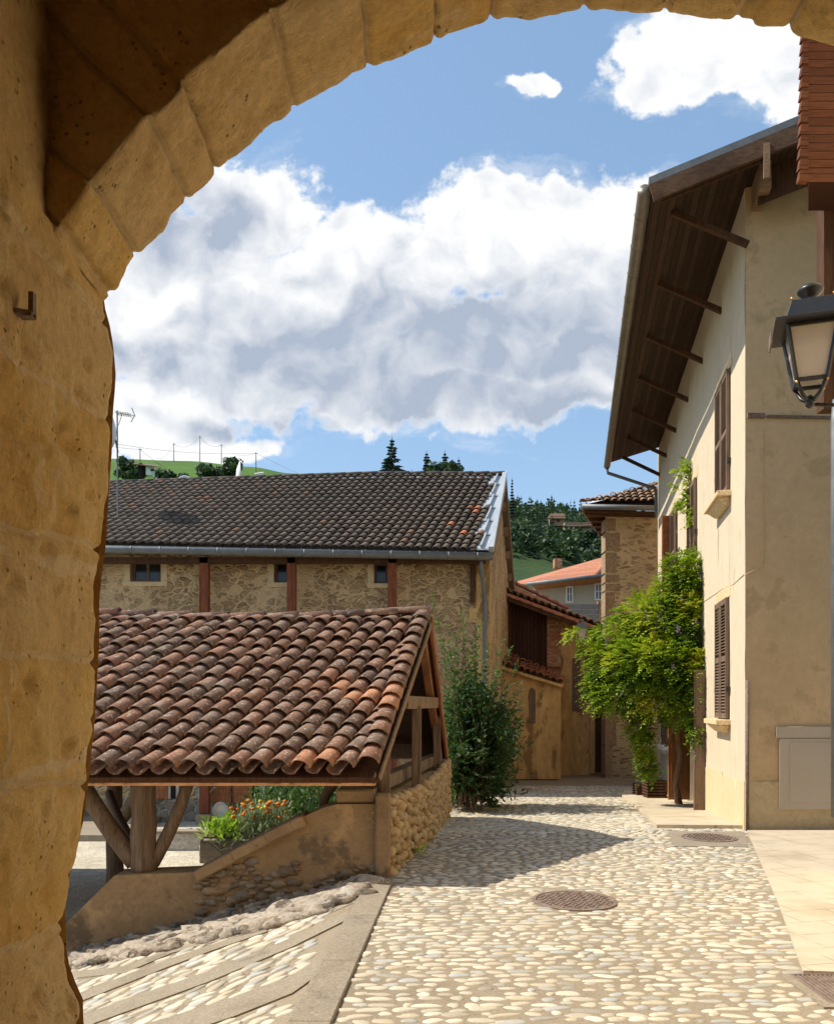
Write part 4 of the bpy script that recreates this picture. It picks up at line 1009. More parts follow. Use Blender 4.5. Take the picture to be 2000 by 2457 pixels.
C0 = WP(YA, 0, 0); FR = Vector((7.6, 10.95, 0))
b = MB(); FD = (FR-C0).normalized()
def FP(s_, z, off=0): q = C0+FD*s_+Vector((FD.y, -FD.x, 0))*off; return Vector((q.x, q.y, z))
b.grid(lambda u_, v_: FP(u_*3.4, -.2+v_*(soff(0)+.3+u_*3.4*.27+.2), .008*nse((u_*3, 0, v_*9), .8, 3)*(0 if u_ < .02 else 1)), 12, 24)
b.face([FP(3.4,-.2),(FR.x,24,-.2),(FR.x,24,9.4),FP(3.4,9.4)]); b.face([WP(YB,0,-1),(9,YB+1,-1),(9,YB+1,10),WP(YB,0,soff(0))])
b.build('front_wall', m_cream_shade, hs, True)
b = MB()
for a, c in ((YA, 12.4), (12.4, 14.08)):
    b.hexa([WP(a,0,Gs(a)-.1), WP(a,.012,Gs(a)-.1), WP(c,.012,Gs(c)-.1), WP(c,0,Gs(c)-.1), WP(a,0,.62), WP(a,.012,.62), WP(c,.012,.56), WP(c,0,.56)])
b.build('plinth', m_dado if False else M('pale_dado', [(.54,.43,.26),(.62,.50,.31),(.58,.46,.28)], 1.4, .95, 20, .01, .5, (1,1,.5), .1, spots=[((.74,.62,.42), 2.5, .6, .5)]), hs)
b = MB(); b.hexa([FP(.0,-.2,0), FP(3.3,-.2,0), FP(3.3,-.2,.012), FP(.0,-.2,.012), FP(.0,.62,0), FP(3.3,.60,0), FP(3.3,.60,.012), FP(.0,.62,.012)]); b.build('plinth', m_dado, hs)
b = MB()
for a, c in ((17.2, 22.0),):
    b.hexa([WP(a,0,-1), WP(a,.03,-1), WP(c,.03,-1), WP(c,0,-1), WP(a,0,.61), WP(a,.03,.61), WP(c,.03,.61), WP(c,0,.61)])
b.build('grey_shade_foot', m_gray, hs)  # grey strip stands for wisteria shade, put into the wall colour
# eaves
YV = 10.1; YE = 21.7
b = MB()
q = [WP(YV,OH,EZ0), WP(YE,OH,EZ0), WP(YE,-.6,soff(-.6)), WP(YV,-.6,soff(-.6))]
b.prism(q, (0,0,.02)); so = b.build('soffit', m_soffit, hs)
b = MB()
rx = WP(YV,OH+.05,EZ0+.05); RS = .31
def RPt(Y, off, dz=0): return WP(Y, off, EZ0+.06+(OH+.05-off)*RS+dz)
b.prism([RPt(YV-.04,OH+.05), RPt(YE+.05,OH+.05), RPt(YE+.05,-4.6), RPt(YV-.04,-4.6)], (0,0,.09)); b.build('roof', m_zinc, hs)
b = MB(); b.beam(RPt(YV-.02,OH+.02,-.115), RPt(YV-.02,-3.4,-.115), .05, .21); b.build('verge_board', m_darkwood if False else M('verge_wood', [(.06,.032,.018),(.11,.06,.035),(.16,.10,.06)], 3, .85, 40, .004, .7, (.3,1,1), .4), hs)
b = MB(); b.beam(RPt(YV+.25,-.15,-.30), RPt(YA+.3,-.15,-.30), .14, .34); b.beam(RPt(YV-.06,-.10,-.30), RPt(YV-.02,-.10,-.30), .07, .42); b.build('purlin', m_oakb, hs)
b = MB(); b.prism([RPt(YV+.02,-.2,-.25), RPt(YV+.02,OH-.1,-.25), RPt(YV+.02,OH-.1,-.12), RPt(YV+.02,-.2,-.12)], DW*.03); b.prism([RPt(YA-.3,-3.4,-.55), RPt(YA-.3,-.1,-.55), RPt(YA-.3,-.1,-.1), RPt(YA-.3,-3.4,-.1)], DW*.05); b.build('gable_boards', m_darkwood, hs)
b = MB(); gz = EZ0+.0
ga, gb_ = WP(YV-.02,OH+.10,gz), WP(YE-.1,OH+.10,gz-.12)
b.tube([ga, gb_], .085, 12)
for i in range(7): t = .04+i*.062; p = ga.lerp(gb_, t); b.tube([p, p+DW*.035], .092, 12)
b.build('gutter', m_gutb, hs, True)
b = MB(); b.tube([WP(YE-.15,OH+.1,gz-.16), WP(YE-.1,OH+.08,gz-.3), WP(YE-.05,.1,gz-.75), WP(YE,.07,gz-.95), WP(YE,.07,gz-1.5)], .045, 8); b.build('downpipe', m_zinc, hs, True)
for i in range(7):
    Y = 10.72+i*1.83
    if Y > 21.6: Y = 21.5
    b = MB(); b.beam(WP(Y, -.02, soff(0)-.78), WP(Y, .92, soff(.92)-.02), .07, .08); b.build('bracket', m_darkwood, hs, bevel=.006)
# windows
def louver(b, Y0, Y1, z0, z1, off, mids=1):
    w = .05
    for a, c in ((Y0, Y0+w), (Y1-w, Y1)): b.hexa([WP(a,off-.02,z0), WP(c,off-.02,z0), WP(c,off+.02,z0), WP(a,off+.02,z0), WP(a,off-.02,z1), WP(c,off-.02,z1), WP(c,off+.02,z1), WP(a,off+.02,z1)])
    rails = [z0]+[z0+(z1-z0)*(k+1)/(mids+1)-.04 for k in range(mids)]+[z1-.08]
    for r_ in rails: b.hexa([WP(Y0+w,off-.018,r_), WP(Y1-w,off-.018,r_), WP(Y1-w,off+.018,r_), WP(Y0+w,off+.018,r_), WP(Y0+w,off-.018,r_+.08), WP(Y1-w,off-.018,r_+.08), WP(Y1-w,off+.018,r_+.08), WP(Y0+w,off+.018,r_+.08)])
    z = z0+.10
    while z < z1-.10:
        if not any(r_-.03 < z < r_+.09 for r_ in rails):
            b.hexa([WP(Y0+w,off+.020,z), WP(Y1-w,off+.020,z), WP(Y1-w,off-.020,z+.028), WP(Y0+w,off-.020,z+.028), WP(Y0+w,off+.020,z+.008), WP(Y1-w,off+.020,z+.008), WP(Y1-w,off-.020,z+.036), WP(Y0+w,off-.020,z+.036)])
        z += .045
def sillmb(Y0, Y1, z, deep=.20):
    b = MB(); b.hexa([WP(Y0-.08,0,z-.075), WP(Y1+.08,0,z-.075), WP(Y1+.08,deep,z-.075), WP(Y0-.08,deep,z-.075), WP(Y0-.08,-.1,z), WP(Y1+.08,-.1,z), WP(Y1+.08,deep,z), WP(Y0-.08,deep,z)])
    b.hexa([WP(Y0+.10,0,z-.19), WP(Y1-.10,0,z-.19), WP(Y1-.10,.06,z-.19), WP(Y0+.10,.06,z-.19), WP(Y0,0,z-.08), WP(Y1,0,z-.08), WP(Y1,deep-.03,z-.08), WP(Y0,deep-.03,z-.08)]); return b
for (nm, pa, pb, zt, zb), o in zip(openings, ops):
    Y0, Y1 = o[0], o[1]
    if nm == 'door': continue
    b = MB(); b.face([WP(Y0,-.20,zb), WP(Y1,-.20,zb), WP(Y1,-.20,zt), WP(Y0,-.20,zt)]); w_ = b.build('window', m_black, hs)
    mid = (Y0+Y1)/2
    for a, c in ((Y0+.01, mid-.012), (mid+.012, Y1-.01)):
        b = MB(); louver(b, a, c, zb+.015, zt-.015, .035 if nm != 'upper_far' else .05); b.build('shutter', m_shut, w_)
    if nm in ('upper_near', 'lower_near'): sillmb(Y0, Y1, zb).build('sill', m_sill, w_, bevel=.008)
    if nm == 'low_far': sillmb(Y0, Y1, zb, .14).build('sill', m_white, w_)
    if nm in ('upper_near', 'upper_mid', 'lower_near'):
        b = MB(); b.hexa([WP(Y0-.10,0,zt), WP(Y1+.12,0,zt), WP(Y1+.12,.008,zt), WP(Y0-.10,.008,zt), WP(Y0-.10,0,zt+.17), WP(Y1+.12,0,zt+.17), WP(Y1+.12,.008,zt+.17), WP(Y0-.10,.008,zt+.17)]); b.build('lintel', m_sill, w_)
    b = MB()
    for yy_ in (Y0-.02, Y1+.02):
        b.hexa([WP(yy_-.02,0,zb+.4), WP(yy_+.02,0,zb+.4), WP(yy_+.02,.05,zb+.4), WP(yy_-.02,.05,zb+.4), WP(yy_-.02,0,zb+.47), WP(yy_+.02,0,zb+.47), WP(yy_+.02,.05,zb+.47), WP(yy_-.02,.05,zb+.47)])
    b.build('catch', m_iron, w_)
# third window keeps one leaf swung out
Y0 = ops[2][0]; b = MB(); q = WP(Y0+.9, 0, 0)
b.box(q+Vector((-.24,-.02,3.95)), q+Vector((-.02,.02,5.85))); 
for i in range(38): b.box(q+Vector((-.22,-.03,4.0+i*.048)), q+Vector((-.04,-.02,4.02+i*.048)))
b.build('open_shutter', m_redh, hs)
# door opening with its leaves
Y0, Y1 = ops[4][0], ops[4][1]
b = MB(); b.face([WP(Y0,-.21,-.5), WP(Y1,-.21,-.5), WP(Y1,-.21,2.25), WP(Y0,-.21,2.25)]); d_ = b.build('doorway', m_black, hs)
gz0 = Gs(14.3)+.06
def leaf_x(Y, w, z0, z1, m, name):
    b = MB(); a = WP(Y, 0, 0); b.box(a+Vector((-w,-.022,z0)), a+Vector((-.01,.022,z1)))
    for k in range(2): b.box(a+Vector((-w+w*.12,-.032,z0+.15+k*(z1-z0)*.5)), a+Vector((-w*.14,-.0225,z0+(z1-z0)*.5-.05+k*(z1-z0)*.5)))
    return b.build(name, m, d_)
leaf_x(14.02, .20, gz0, 2.2, m_shut, 'door_leaf'); leaf_x(15.9, .42, gz0, 2.2, m_door, 'door_leaf')
b = MB(); b.hexa([WP(14.75,-.1,gz0), WP(15.6,-.1,gz0), WP(15.6,-.05,gz0), WP(14.75,-.05,gz0), WP(14.75,-.1,2.2), WP(15.6,-.1,2.2), WP(15.6,-.05,2.2), WP(14.75,-.05,2.2)]); b.build('inner_door', m_door, d_)
b = MB(); b.tube([FP(.015,-.05,.03), FP(.015,1.93,.03)], .022, 8); b.build('conduit', m_rust, hs, True)
# ledge strip on the front wall
zl = CH+(1690-996)/2000*10.8
b = MB(); b.hexa([FP(.28,zl-.035,0), FP(3.3,zl-.05,0), FP(3.3,zl-.05,.03), FP(.28,zl-.035,.03), FP(.28,zl,0), FP(3.3,zl-.01,0), FP(3.3,zl-.01,.03), FP(.28,zl,.03)]); b.hexa([FP(.02,zl-.04,0), FP(.25,zl-.04,0), FP(.25,zl-.04,.035), FP(.02,zl-.04,.035), FP(.02,zl+.02,0), FP(.25,zl+.02,0), FP(.25,zl+.02,.035), FP(.02,zl+.02,.035)]); b.build('timber_strip', m_rust, hs)
b = MB(); pts = [(1685,1446),(1712,1428),(1735,1412),(1760,1402),(1785,1378)]
b.tube([WP(wy(x_), .004, CH+(1690-y_)/2000*wy(x_)) for x_, y_ in pts], .005, 4); b.tube([FP(s_, z_, .006) for s_, z_ in ((0,3.30),(.12,3.36),(.24,3.40),(.26,3.7),(.24,4.3),(.25,5.2))], .004, 4)
b.build('plaster_crack', m_dado, hs)
# electricity cabinet let into the wall
cb = thing('meter_cabinet', 'beige utility cabinet set in the shaded wall at the far right', 'cabinet', FP(1.0, .2))
s0 = .50
def fb(b, s_0, s_1, z0, z1, o0, o1): b.hexa([FP(s_0,z0,o0), FP(s_1,z0,o0), FP(s_1,z0,o1), FP(s_0,z0,o1), FP(s_0,z1,o0), FP(s_1,z1,o0), FP(s_1,z1,o1), FP(s_0,z1,o1)])
b = MB(); fb(b, .44, 1.50, .25, 1.18, .013, .045); b.build('door', m_beige, cb, bevel=.01)
b = MB(); fb(b, .40, 1.54, 1.185, 1.33, .013, .05); fb(b, .56, 1.50, .34, 1.13, .045, .052); b.build('frame', m_beige, cb, bevel=.006)

# ================================================================ neighbour at the right edge (mostly outside the picture)
nb = thing('shingled_house', 'house at the far right edge with reddish wooden shingle cladding and timber corner', 'house', (4.2, 7, 0))
m_sh = planks('red_shingles', [(.085,.026,.010),(.13,.042,.016),(.18,.062,.024)], .075, (0,0,1), .06, .7, .01, .3)
b = MB(); b.box((4.02,2.7,-.2),(8,7.95,9.3)); b.build('wall', M('pale_bounce_render', [(.74,.62,.42),(.80,.68,.48)], .9, .95, 14, .012, .5, fine=.08), nb)  # unseen wall made pale to bounce sunlight onto the arch pier
b = MB(); x0 = .4675*7.5; zb_ = CH+(1690-505)/2000*7.9+.03
b.hexa([(x0,7.5,zb_+.09),(4.01,7.5,zb_+.09),(4.01,7.9,zb_+.09),(x0+.2,7.9,zb_+.09),(x0,7.5,9.2),(4.01,7.5,9.2),(4.01,7.9,9.2),(x0+.2,7.9,9.2)])
b.build('bay', m_sh, nb); b = MB(); b.hexa([(x0,7.47,zb_-.03),(4.0,7.47,zb_-.03),(4.0,7.9,zb_-.03),(x0+.2,7.9,zb_-.03),(x0,7.47,zb_+.088),(4.0,7.47,zb_+.088),(4.0,7.9,zb_+.088),(x0+.2,7.9,zb_+.088)]); b.build('bay_sill', m_sh, nb)
b = MB()
for i in range(26):
    z = zb_+.0+i*.105; w_ = .09-.06*i/26; b.hexa([(x0-w_,7.46,z-.02),(x0-.002,7.46,z-.02),(x0-.002,7.52,z-.02),(x0-w_,7.52,z-.02),(x0-w_+.02,7.47,z+.105),(x0-.002,7.47,z+.105),(x0-.002,7.51,z+.105),(x0-w_+.02,7.51,z+.105)])
b.build('edge_shingles', m_sh, nb)
b = MB(); b.box(P(1976,980,8.0), P(2016,470,8.15)); b.build('corner_post', m_darkwood, nb)
b = MB(); b.tube([P(2006,960,7.8), P(2002,1010,7.75), P(2002,1960,7.75)], .035, 10); b.build('downpipe', m_zinc, nb, True)

# ================================================================ street lamp hanging near the right edge
def lantern(c, s, t, glass=m_lglass, arm=None, detail=True, iron=None):
    iron = iron or m_iron
    c = Vector(c)           # centre of the roof plate ; s = plate width
    def sq(w, z): return [c+Vector((x*w*s/2, y*w*s/2, z*s)) for x, y in ((-1,-1),(1,-1),(1,1),(-1,1))]
    b = MB(); p = sq(.80,.02)+sq(.60,.36); b.hexa(p); b.hexa(sq(1.10,-.03)+sq(1.10,.02)); b.build('hood', iron, t, bevel=.008*s)
    if detail:
        b = MB()
        b.box(c+Vector((-.60*s,-.2*s,-.24*s)), c+Vector((-.575*s,.2*s,-.03*s))); b.build('hood_flap', m_rust, t)
    b = MB(); b.lathe(c+Vector((0,0,.36*s)), [(.18*s,0),(.16*s,.05*s),(.09*s,.09*s),(.10*s,.12*s),(.19*s,.21*s),(.20*s,.24*s),(.16*s,.29*s),(.06*s,.31*s)], 20); b.build('finial', iron, t, True)
    b = MB()
    T, B_ = sq(.72,-.03), sq(.44,-.88)
    for i in range(4): b.beam(T[i], B_[i], .05*s, .05*s)
    for i in range(4): j = (i+1)%4; b.beam(B_[i], B_[j], .05*s, .06*s); b.beam(T[i]-Vector((0,0,.03*s)), T[j]-Vector((0,0,.03*s)), .04*s, .05*s)
    b.build('frame', iron, t, bevel=.004*s)
    b = MB(); G0, G1 = sq(.68,-.06), sq(.40,-.86)
    for i in range(4): j = (i+1)%4; b.face([G1[i], G1[j], G0[j], G0[i]])
    b.build('glass_pane', glass, t)
    b = MB(); G2 = sq(.16,-1.10)
    for i in range(4):
        a = B_[i]; q = c+Vector((0,0,-1.20*s)); m_ = (a+q)/2+(a-c).normalized()*.05*s; b.tube([a, m_, q], [.028*s,.03*s,.035*s], 8)
    b.lathe(c+Vector((0,0,-1.28*s)), [(.03*s,0),(.07*s,.04*s),(.07*s,.12*s),(.03*s,.20*s)], 12); b.build('cradle', iron, t, True)
    if detail:
        b = MB()
        for i in range(4): b.blob(B_[i]+Vector((0,0,-.03*s)), (.026*s,)*3, .5, 4, 8, 0); b.blob(c+Vector(((-1,1,1,-1)[i]*.3*s,(-1,-1,1,1)[i]*.3*s,.38*s)), (.022*s,)*3, .5, 4, 8, 0)
        b.build('knob', m_brass, t)
    if arm:
        b = MB(); b.tube([c+Vector((0,0,-1.22*s))]+[Vector(a) for a in arm], .03*s, 8); b.build('arm', iron, t, True)
lp = P(1943, 787, 6.0); s = .45
t = thing('wall_lamp', 'big black lantern with frosted glass on a bracket at the right edge', 'street lamp', (lp.x, lp.y, lp.z-.6))
LR = math.radians(-19)
def unrot(q):
    x, y = q[0]-lp.x, q[1]-lp.y; return (lp.x+x*math.cos(-LR)-y*math.sin(-LR), lp.y+x*math.sin(-LR)+y*math.cos(-LR), q[2])
lantern((lp.x, lp.y, lp.z), s, t, arm=[unrot((lp.x+.3,6.02,lp.z-1.22*s)), unrot((4.05,6.1,lp.z-1.22*s))])
bb = MB(); bb.tube([unrot((4.05,6.1,lp.z-.95)), unrot((3.7,6.08,lp.z-.85)), unrot((3.35,6.04,lp.z-.56))], .012, 6); bb.build('scroll', m_iron, t); t.rotation_euler = (0,0,LR)
t = thing('wall_lamp', 'small pale lantern hanging by the ochre wall left of the wisteria', 'street lamp', P(1410,1560,21.9))
lc = P(1394,1508,22); lantern(lc, .36, t, arm=[P(1412,1562,22.3), P(1440,1568,25)], detail=False, iron=m_zinc)

# ================================================================ stone tower house behind
tw = thing('tower_house', 'narrow stone house with grey quoins and a hipped tile roof behind the wisteria', 'house', (6.2, 26, -.5))
TY = 24.0; tx = lambda px, Y=TY: (px-1000)/2000*Y
b = MB(); b.prism([(tx(1452),TY,-.8),(tx(1640),TY,-.8),(tx(1640),TY+5,-.8),(tx(1452,TY+5)+.1,TY+5,-.8)], (0,0,CH+(1690-1228)/2000*TY+.8)); b.build('wall', m_tower, tw)
b = MB(); z = -.5; k = 0
for yb, yt, pw in ((1862,1790,1468),(1790,1705,1478),(1705,1640,1470),(1640,1560,1476),(1560,1480,1472),(1480,1420,1474),(1418,1400,1488),(1398,1378,1485),(1375,1325,1478),(1323,1278,1487),(1275,1244,1476)):
    b.box((tx(1452)-.012, TY-.012, CH+(1690-yb)/2000*TY+.01), (tx(pw), TY-.001, CH+(1690-yt)/2000*TY-.01), random.random()); b.box((tx(1452)-.012, TY-.001, CH+(1690-yb)/2000*TY+.01), (tx(1452)-.001, TY+.5, CH+(1690-yt)/2000*TY-.01))
b.build('quoins', m_quoin, tw, bevel=.02)
ez = CH+(1690-1212)/2000*23.3
Ct = Vector((4.62,23.3,ez)); Cr = Vector((6.9,23.3,ez-.03)); Tl = Vector((5.85,24.6,ez+.42)); Tr = Vector((7.6,26.2,ez+1.28)); Bk = Vector((6.3,27.8,ez-.1))
b = MB(); b.prism([Ct, Cr, Tr, Tl], (0,0,-.05)); b.prism([Ct, Tl, Tr, Bk], (0,0,-.05)); b.build('roof_deck', m_darkwood, tw)
b = MB(); random.seed(12)
for k in range(13):
    x = 6.95-k*.205
    for r in range(7):
        t_ = r/7; Y = 23.27+2.9*t_; z_ = ez+.05+1.28*t_; xx = x+.55*t_
        hip = 4.62+(Y-23.3)*1.03+.12
        if xx < hip: continue
        ax = Vector((.55,2.9,1.28)).normalized(); nr = Vector((0,-1.28,2.9)).normalized(); rt = ax.cross(nr).normalized(); tile(b, Vector((xx,Y,z_)), ax, rt, nr, .60, .10, .08, random.random(), .06, 0, .018, 6)
for k in range(7):
    t_ = k/7; p = Ct.lerp(Tl, t_*1.0)+Vector((0,0,.08)); ax = (Tl-Ct).normalized(); rt = ax.cross(Vector((0,0,1))).normalized(); tile(b, p, ax, rt, rt.cross(ax).normalized(), .34, .10, .085, random.random(), .03, 0, .018, 6)
for k in range(9):
    t_ = k/9; p = Tl.lerp(Tr, t_)+Vector((0,0,.08)); ax = (Tr-Tl).normalized(); rt = ax.cross(Vector((0,0,1))).normalized(); tile(b, p, ax, rt, rt.cross(ax).normalized(), .40, .11, .09, random.random(), .03, 0, .018, 6)
b.build('roof_tiles', m_tilet, tw, True)
b = MB(); b.tube([Ct+Vector((-.03,-.08,-.06)), Cr+Vector((0,-.08,-.08))], .075, 10); b.build('gutter', m_zinc, tw, True)
b = MB(); b.beam(Ct+Vector((0,0,-.07)), Bk+Vector((0,0,-.05)), .05, .14); b.build('barge_board', m_oakb, tw)
b = MB(); b.prism([Ct+Vector((.03,.03,-.10)), Vector((tx(1452)+.2,TY,ez-.10)), Vector((6.5,28,ez-.12)), Bk+Vector((.02,0,-.14))], (0,0,-.03))
for k in range(7): t_ = (k+.5)/7; p = Ct.lerp(Bk, t_); b.beam(p+Vector((0,0,-.16)), p+Vector((1.0,.1,-.16)), .09, .10)
b.prism([Ct+Vector((.1,.1,-.12)), Cr+Vector((0,.1,-.12)), Cr+Vector((0,.75,-.12)), Ct+Vector((.5,.75,-.12))], (0,0,-.04)); b.build('eaves', m_darkwood, tw)

# ================================================================ ochre outbuildings down the street
oc = thing('ochre_outbuilding', 'stained ochre wall with brick pier, slatted hayloft and mossy tile roof', 'outbuilding', P(1330,1850,25))
def XZ(px, py, Y): return P(px, py, Y)
b = MB(); b.prism([XZ(1310,1870,25.2), XZ(1452,1870,25.2), XZ(1452,1512,25.2), XZ(1312,1465,25.2)], (0,.3,0)); b.build('wall', m_ochre, oc)
b = MB(); b.prism([XZ(1312,1600,25.1), XZ(1345,1600,25.1), XZ(1345,1488,25.1), XZ(1312,1486,25.1)], (0,.09,0)); b.build('brick_pier', m_brick, oc)
b = MB()
m_slat = planks('hayloft_slats', [(.03,.012,.010),(.055,.025,.018),(.08,.04,.03)], .11, (1,0,0), .10, .85, .02)
b.prism([XZ(1150,1620,25.12), XZ(1312,1640,25.12), XZ(1312,1466,25.12), XZ(1150,1418,25.12)], (0,.08,0)); b.build('hayloft_boards', m_slat, oc)
b = MB(); e0, e1 = XZ(1130,1390,24.4), XZ(1440,1506,24.4)
b.prism([e0, e1, e1+Vector((1.2,4.5,.1)), e0+Vector((1.2,4.5,.3))], (0,0,-.10)); b.build('roof_deck', m_tiler, oc)
b = MB(); random.seed(31)
for i in range(19):
    p = e0.lerp(e1, i/18.5); ax = Vector((.25,.96,.05)).normalized(); rt = (e1-e0).normalized(); nr = rt.cross(ax).normalized()
    if nr.z < 0: nr = -nr
    for r in range(5): tile(b, p+ax*(r*.35-.06)+Vector((0,0,.02)), ax, rt, nr, .45, .105, .085, random.random(), .05, 0, .018, 5)
b.build('roof_tiles', m_tilet, oc, True)
b = MB(); b.beam(e0+Vector((0,.1,-.16)), e1+Vector((0,.1,-.16)), .12, .12)
for i in range(12): p = e0.lerp(e1, (i+.5)/12); b.beam(p+Vector((0,0,-.13)), p+Vector((.1,.8,.15)), .08, .09)
b.build('rafter_ends', m_darkwood, oc)
b = MB(); b.box(XZ(1374,1706,25.12), XZ(1390,1580,25.19)); b.build('tall_shutter', m_shut, oc)
b = MB(); b.box(XZ(1426,1853,25.1), XZ(1450,1690,25.19)); b.build('door', m_darkwood, oc)
b = MB(); b.box(XZ(1415,1856,25.08), XZ(1425,1690,25.19)); b.build('door_jamb', m_ochre, oc)
ln_ = thing('lean_to', 'ochre lean-to with a low mossy tile roof and a thin arched shutter', 'outbuilding', P(1260,1850,23))
b = MB(); b.prism([XZ(1150,1870,23), XZ(1345,1870,23), XZ(1345,1641,23), XZ(1150,1585,23)], (0,2.1,0)); b.build('wall', m_ochre, ln_)
b = MB(); q0, q1, q2, q3 = XZ(1150,1582,22.75), XZ(1348,1643,22.75), XZ(1356,1634,25.05), XZ(1150,1540,25.05)
b.prism([q0,q1,q2,q3], (0,0,-.08)); b.build('roof_deck', m_ochre, ln_)
b = MB()
for i in range(13):
    t_ = (i+.5)/13; a, c = q0.lerp(q1, t_), q3.lerp(q2, t_); ax = (c-a).normalized(); rt = (q1-q0).normalized(); nr = rt.cross(ax).normalized(); nr = nr if nr.z > 0 else -nr
    for r in range(6): tile(b, a.lerp(c, r/6)+Vector((0,-.04,.03+random.uniform(-.01,.02))), (ax+Vector((random.uniform(-.04,.04),0,0))).normalized(), rt, nr, .5, .095, .08, random.random(), .05, 0, .018, 5)
b.build('roof_tiles', m_tiler, ln_, True)
b = MB(); pts = [XZ(1269,1736,22.97), XZ(1284,1736,22.97), XZ(1284,1660,22.97), XZ(1280,1653,22.97), XZ(1276,1650,22.97), XZ(1272,1653,22.97), XZ(1269,1660,22.97)]; b.prism(pts, (0,.029,0)); b.build('shutter', m_shut, ln_)
rr = thing('red_ridge_house', 'beige gable end with dull red ridge tiles just behind the dark hayloft', 'house', P(1270,1450,30))
b = MB(); b.prism([XZ(1150,1620,30), XZ(1352,1620,30), XZ(1352,1470,30), XZ(1150,1372,30)], (0,3,0)); b.build('wall', m_gray, rr)
b = MB(); e0, e1 = XZ(1140,1360,29.7), XZ(1360,1466,29.7); b.prism([e0,e1,e1+Vector((.6,3.4,.1)),e0+Vector((.6,3.4,.2))], (0,0,-.12)); b.build('roof', m_tiler, rr)
b = MB(); n_ = 9
for i in range(n_):
    a, c = e0.lerp(e1, i/n_), e0.lerp(e1, (i+1.1)/n_); ax = (a-c).normalized(); tile(b, c+Vector((0,0,.05)), ax, Vector((0,1,0)), Vector((0,0,1)), (a-c).length, .16, .14, random.random()*.4, .02, 0, .03, 6)
b.build('ridge_tiles', M('dull_red_tile', [(.22,.08,.055),(.28,.11,.07)], 3, .85, 20, .004, .5), rr, True)
# far house with white windows
fh = thing('balcony_house', 'pale house with orange tile roof, white windows and wooden balcony behind the outbuildings', 'house', P(1370,1500,40))
FY = 40.
b = MB(); b.box(XZ(1285,1600,FY), XZ(1500,1405,FY+1)); b.build('wall', M('pale_wall', [(.42,.37,.29),(.50,.44,.35)], .6, .95), fh)
b = MB(); A_, B2, C_, D_ = XZ(1274,1400,38.6), XZ(1500,1372,38.6), XZ(1500,1318,44), XZ(1250,1392,44)
m_rt = planks('orange_roof', [(.38,.14,.08),(.46,.19,.11),(.52,.23,.14)], .34, (0,.9,.4), .10, .85, .02)
b.prism([XZ(1262,1398,38.6), XZ(1520,1368,38.6), XZ(1520,1316,43), XZ(1237,1396,43)], (0,0,-.08)); b.build('roof', m_rt, fh)
b = MB(); b.tube([XZ(1432,1378,38.5), XZ(1452,1350,40)], .14, 8); b.build('hip_tiles', m_tiler, fh, True)
b = MB(); b.prism([XZ(1275,1404,38.7), XZ(1500,1378,38.7), XZ(1500,1392,40), XZ(1285,1414,40)], (0,0,-.03)); b.build('soffit', m_redh, fh)
b = MB(); b.tube([XZ(1262,1402,38.5), XZ(1500,1374,38.5)], .08, 8); b.build('gutter', m_zinc, fh, True)
b = MB(); b.box(XZ(1330,1362,43.5), XZ(1344,1344,44)); ch = b.build('chimney', m_brick, fh)
for a_, c_, yt, yb in ((1357,1374,1407,1446),(1426,1444,1400,1440)):
    b = MB()
    p0, p1 = XZ(a_,yb,FY-.05), XZ(c_,yt,FY); b.box(p0, (p0.x+.07,FY-.001,p1.z)); b.box((p1.x-.07,p0.y,p0.z), (p1.x,FY-.001,p1.z)); b.box((p0.x+.07,p0.y,p0.z),(p1.x-.07,FY-.001,p0.z+.06)); b.box((p0.x+.07,p0.y,p1.z-.06),(p1.x-.07,FY-.001,p1.z)); b.box(((p0.x+p1.x)/2-.025,p0.y,p0.z+.06),((p0.x+p1.x)/2+.025,FY-.001,p1.z-.06)); b.box((p0.x+.07,p0.y+.005,(p0.z+p1.z)/2),((p0.x+p1.x)/2-.025,FY-.001,(p0.z+p1.z)/2+.03)); b.box(((p0.x+p1.x)/2+.025,p0.y+.005,(p0.z+p1.z)/2),(p1.x-.07,FY-.001,(p0.z+p1.z)/2+.03))
    w_ = b.build('window', m_white, fh); b = MB(); b.box((p0.x+.05,FY-.03,p0.z+.05),(p1.x-.05,FY-.002,p1.z-.05)); b.build('pane', m_wglass, w_)
b = MB(); m_bal = M('balcony_boards', [(.20,.16,.13),(.28,.23,.19)], 2, .85, 30, .004, .5, (.2,1,1))
for i in range(4): b.box(XZ(1335,1500-i*13,38.2), XZ(1434,1489-i*13,38.26))
b.box(XZ(1335,1503,38.26), XZ(1339,1444,38.35)); b.build('balcony', m_bal, fh)
b = MB(); b.box(XZ(1434,1510,38.2), XZ(1500,1444,38.5)); b.build('brick_panel', m_brick, fh)
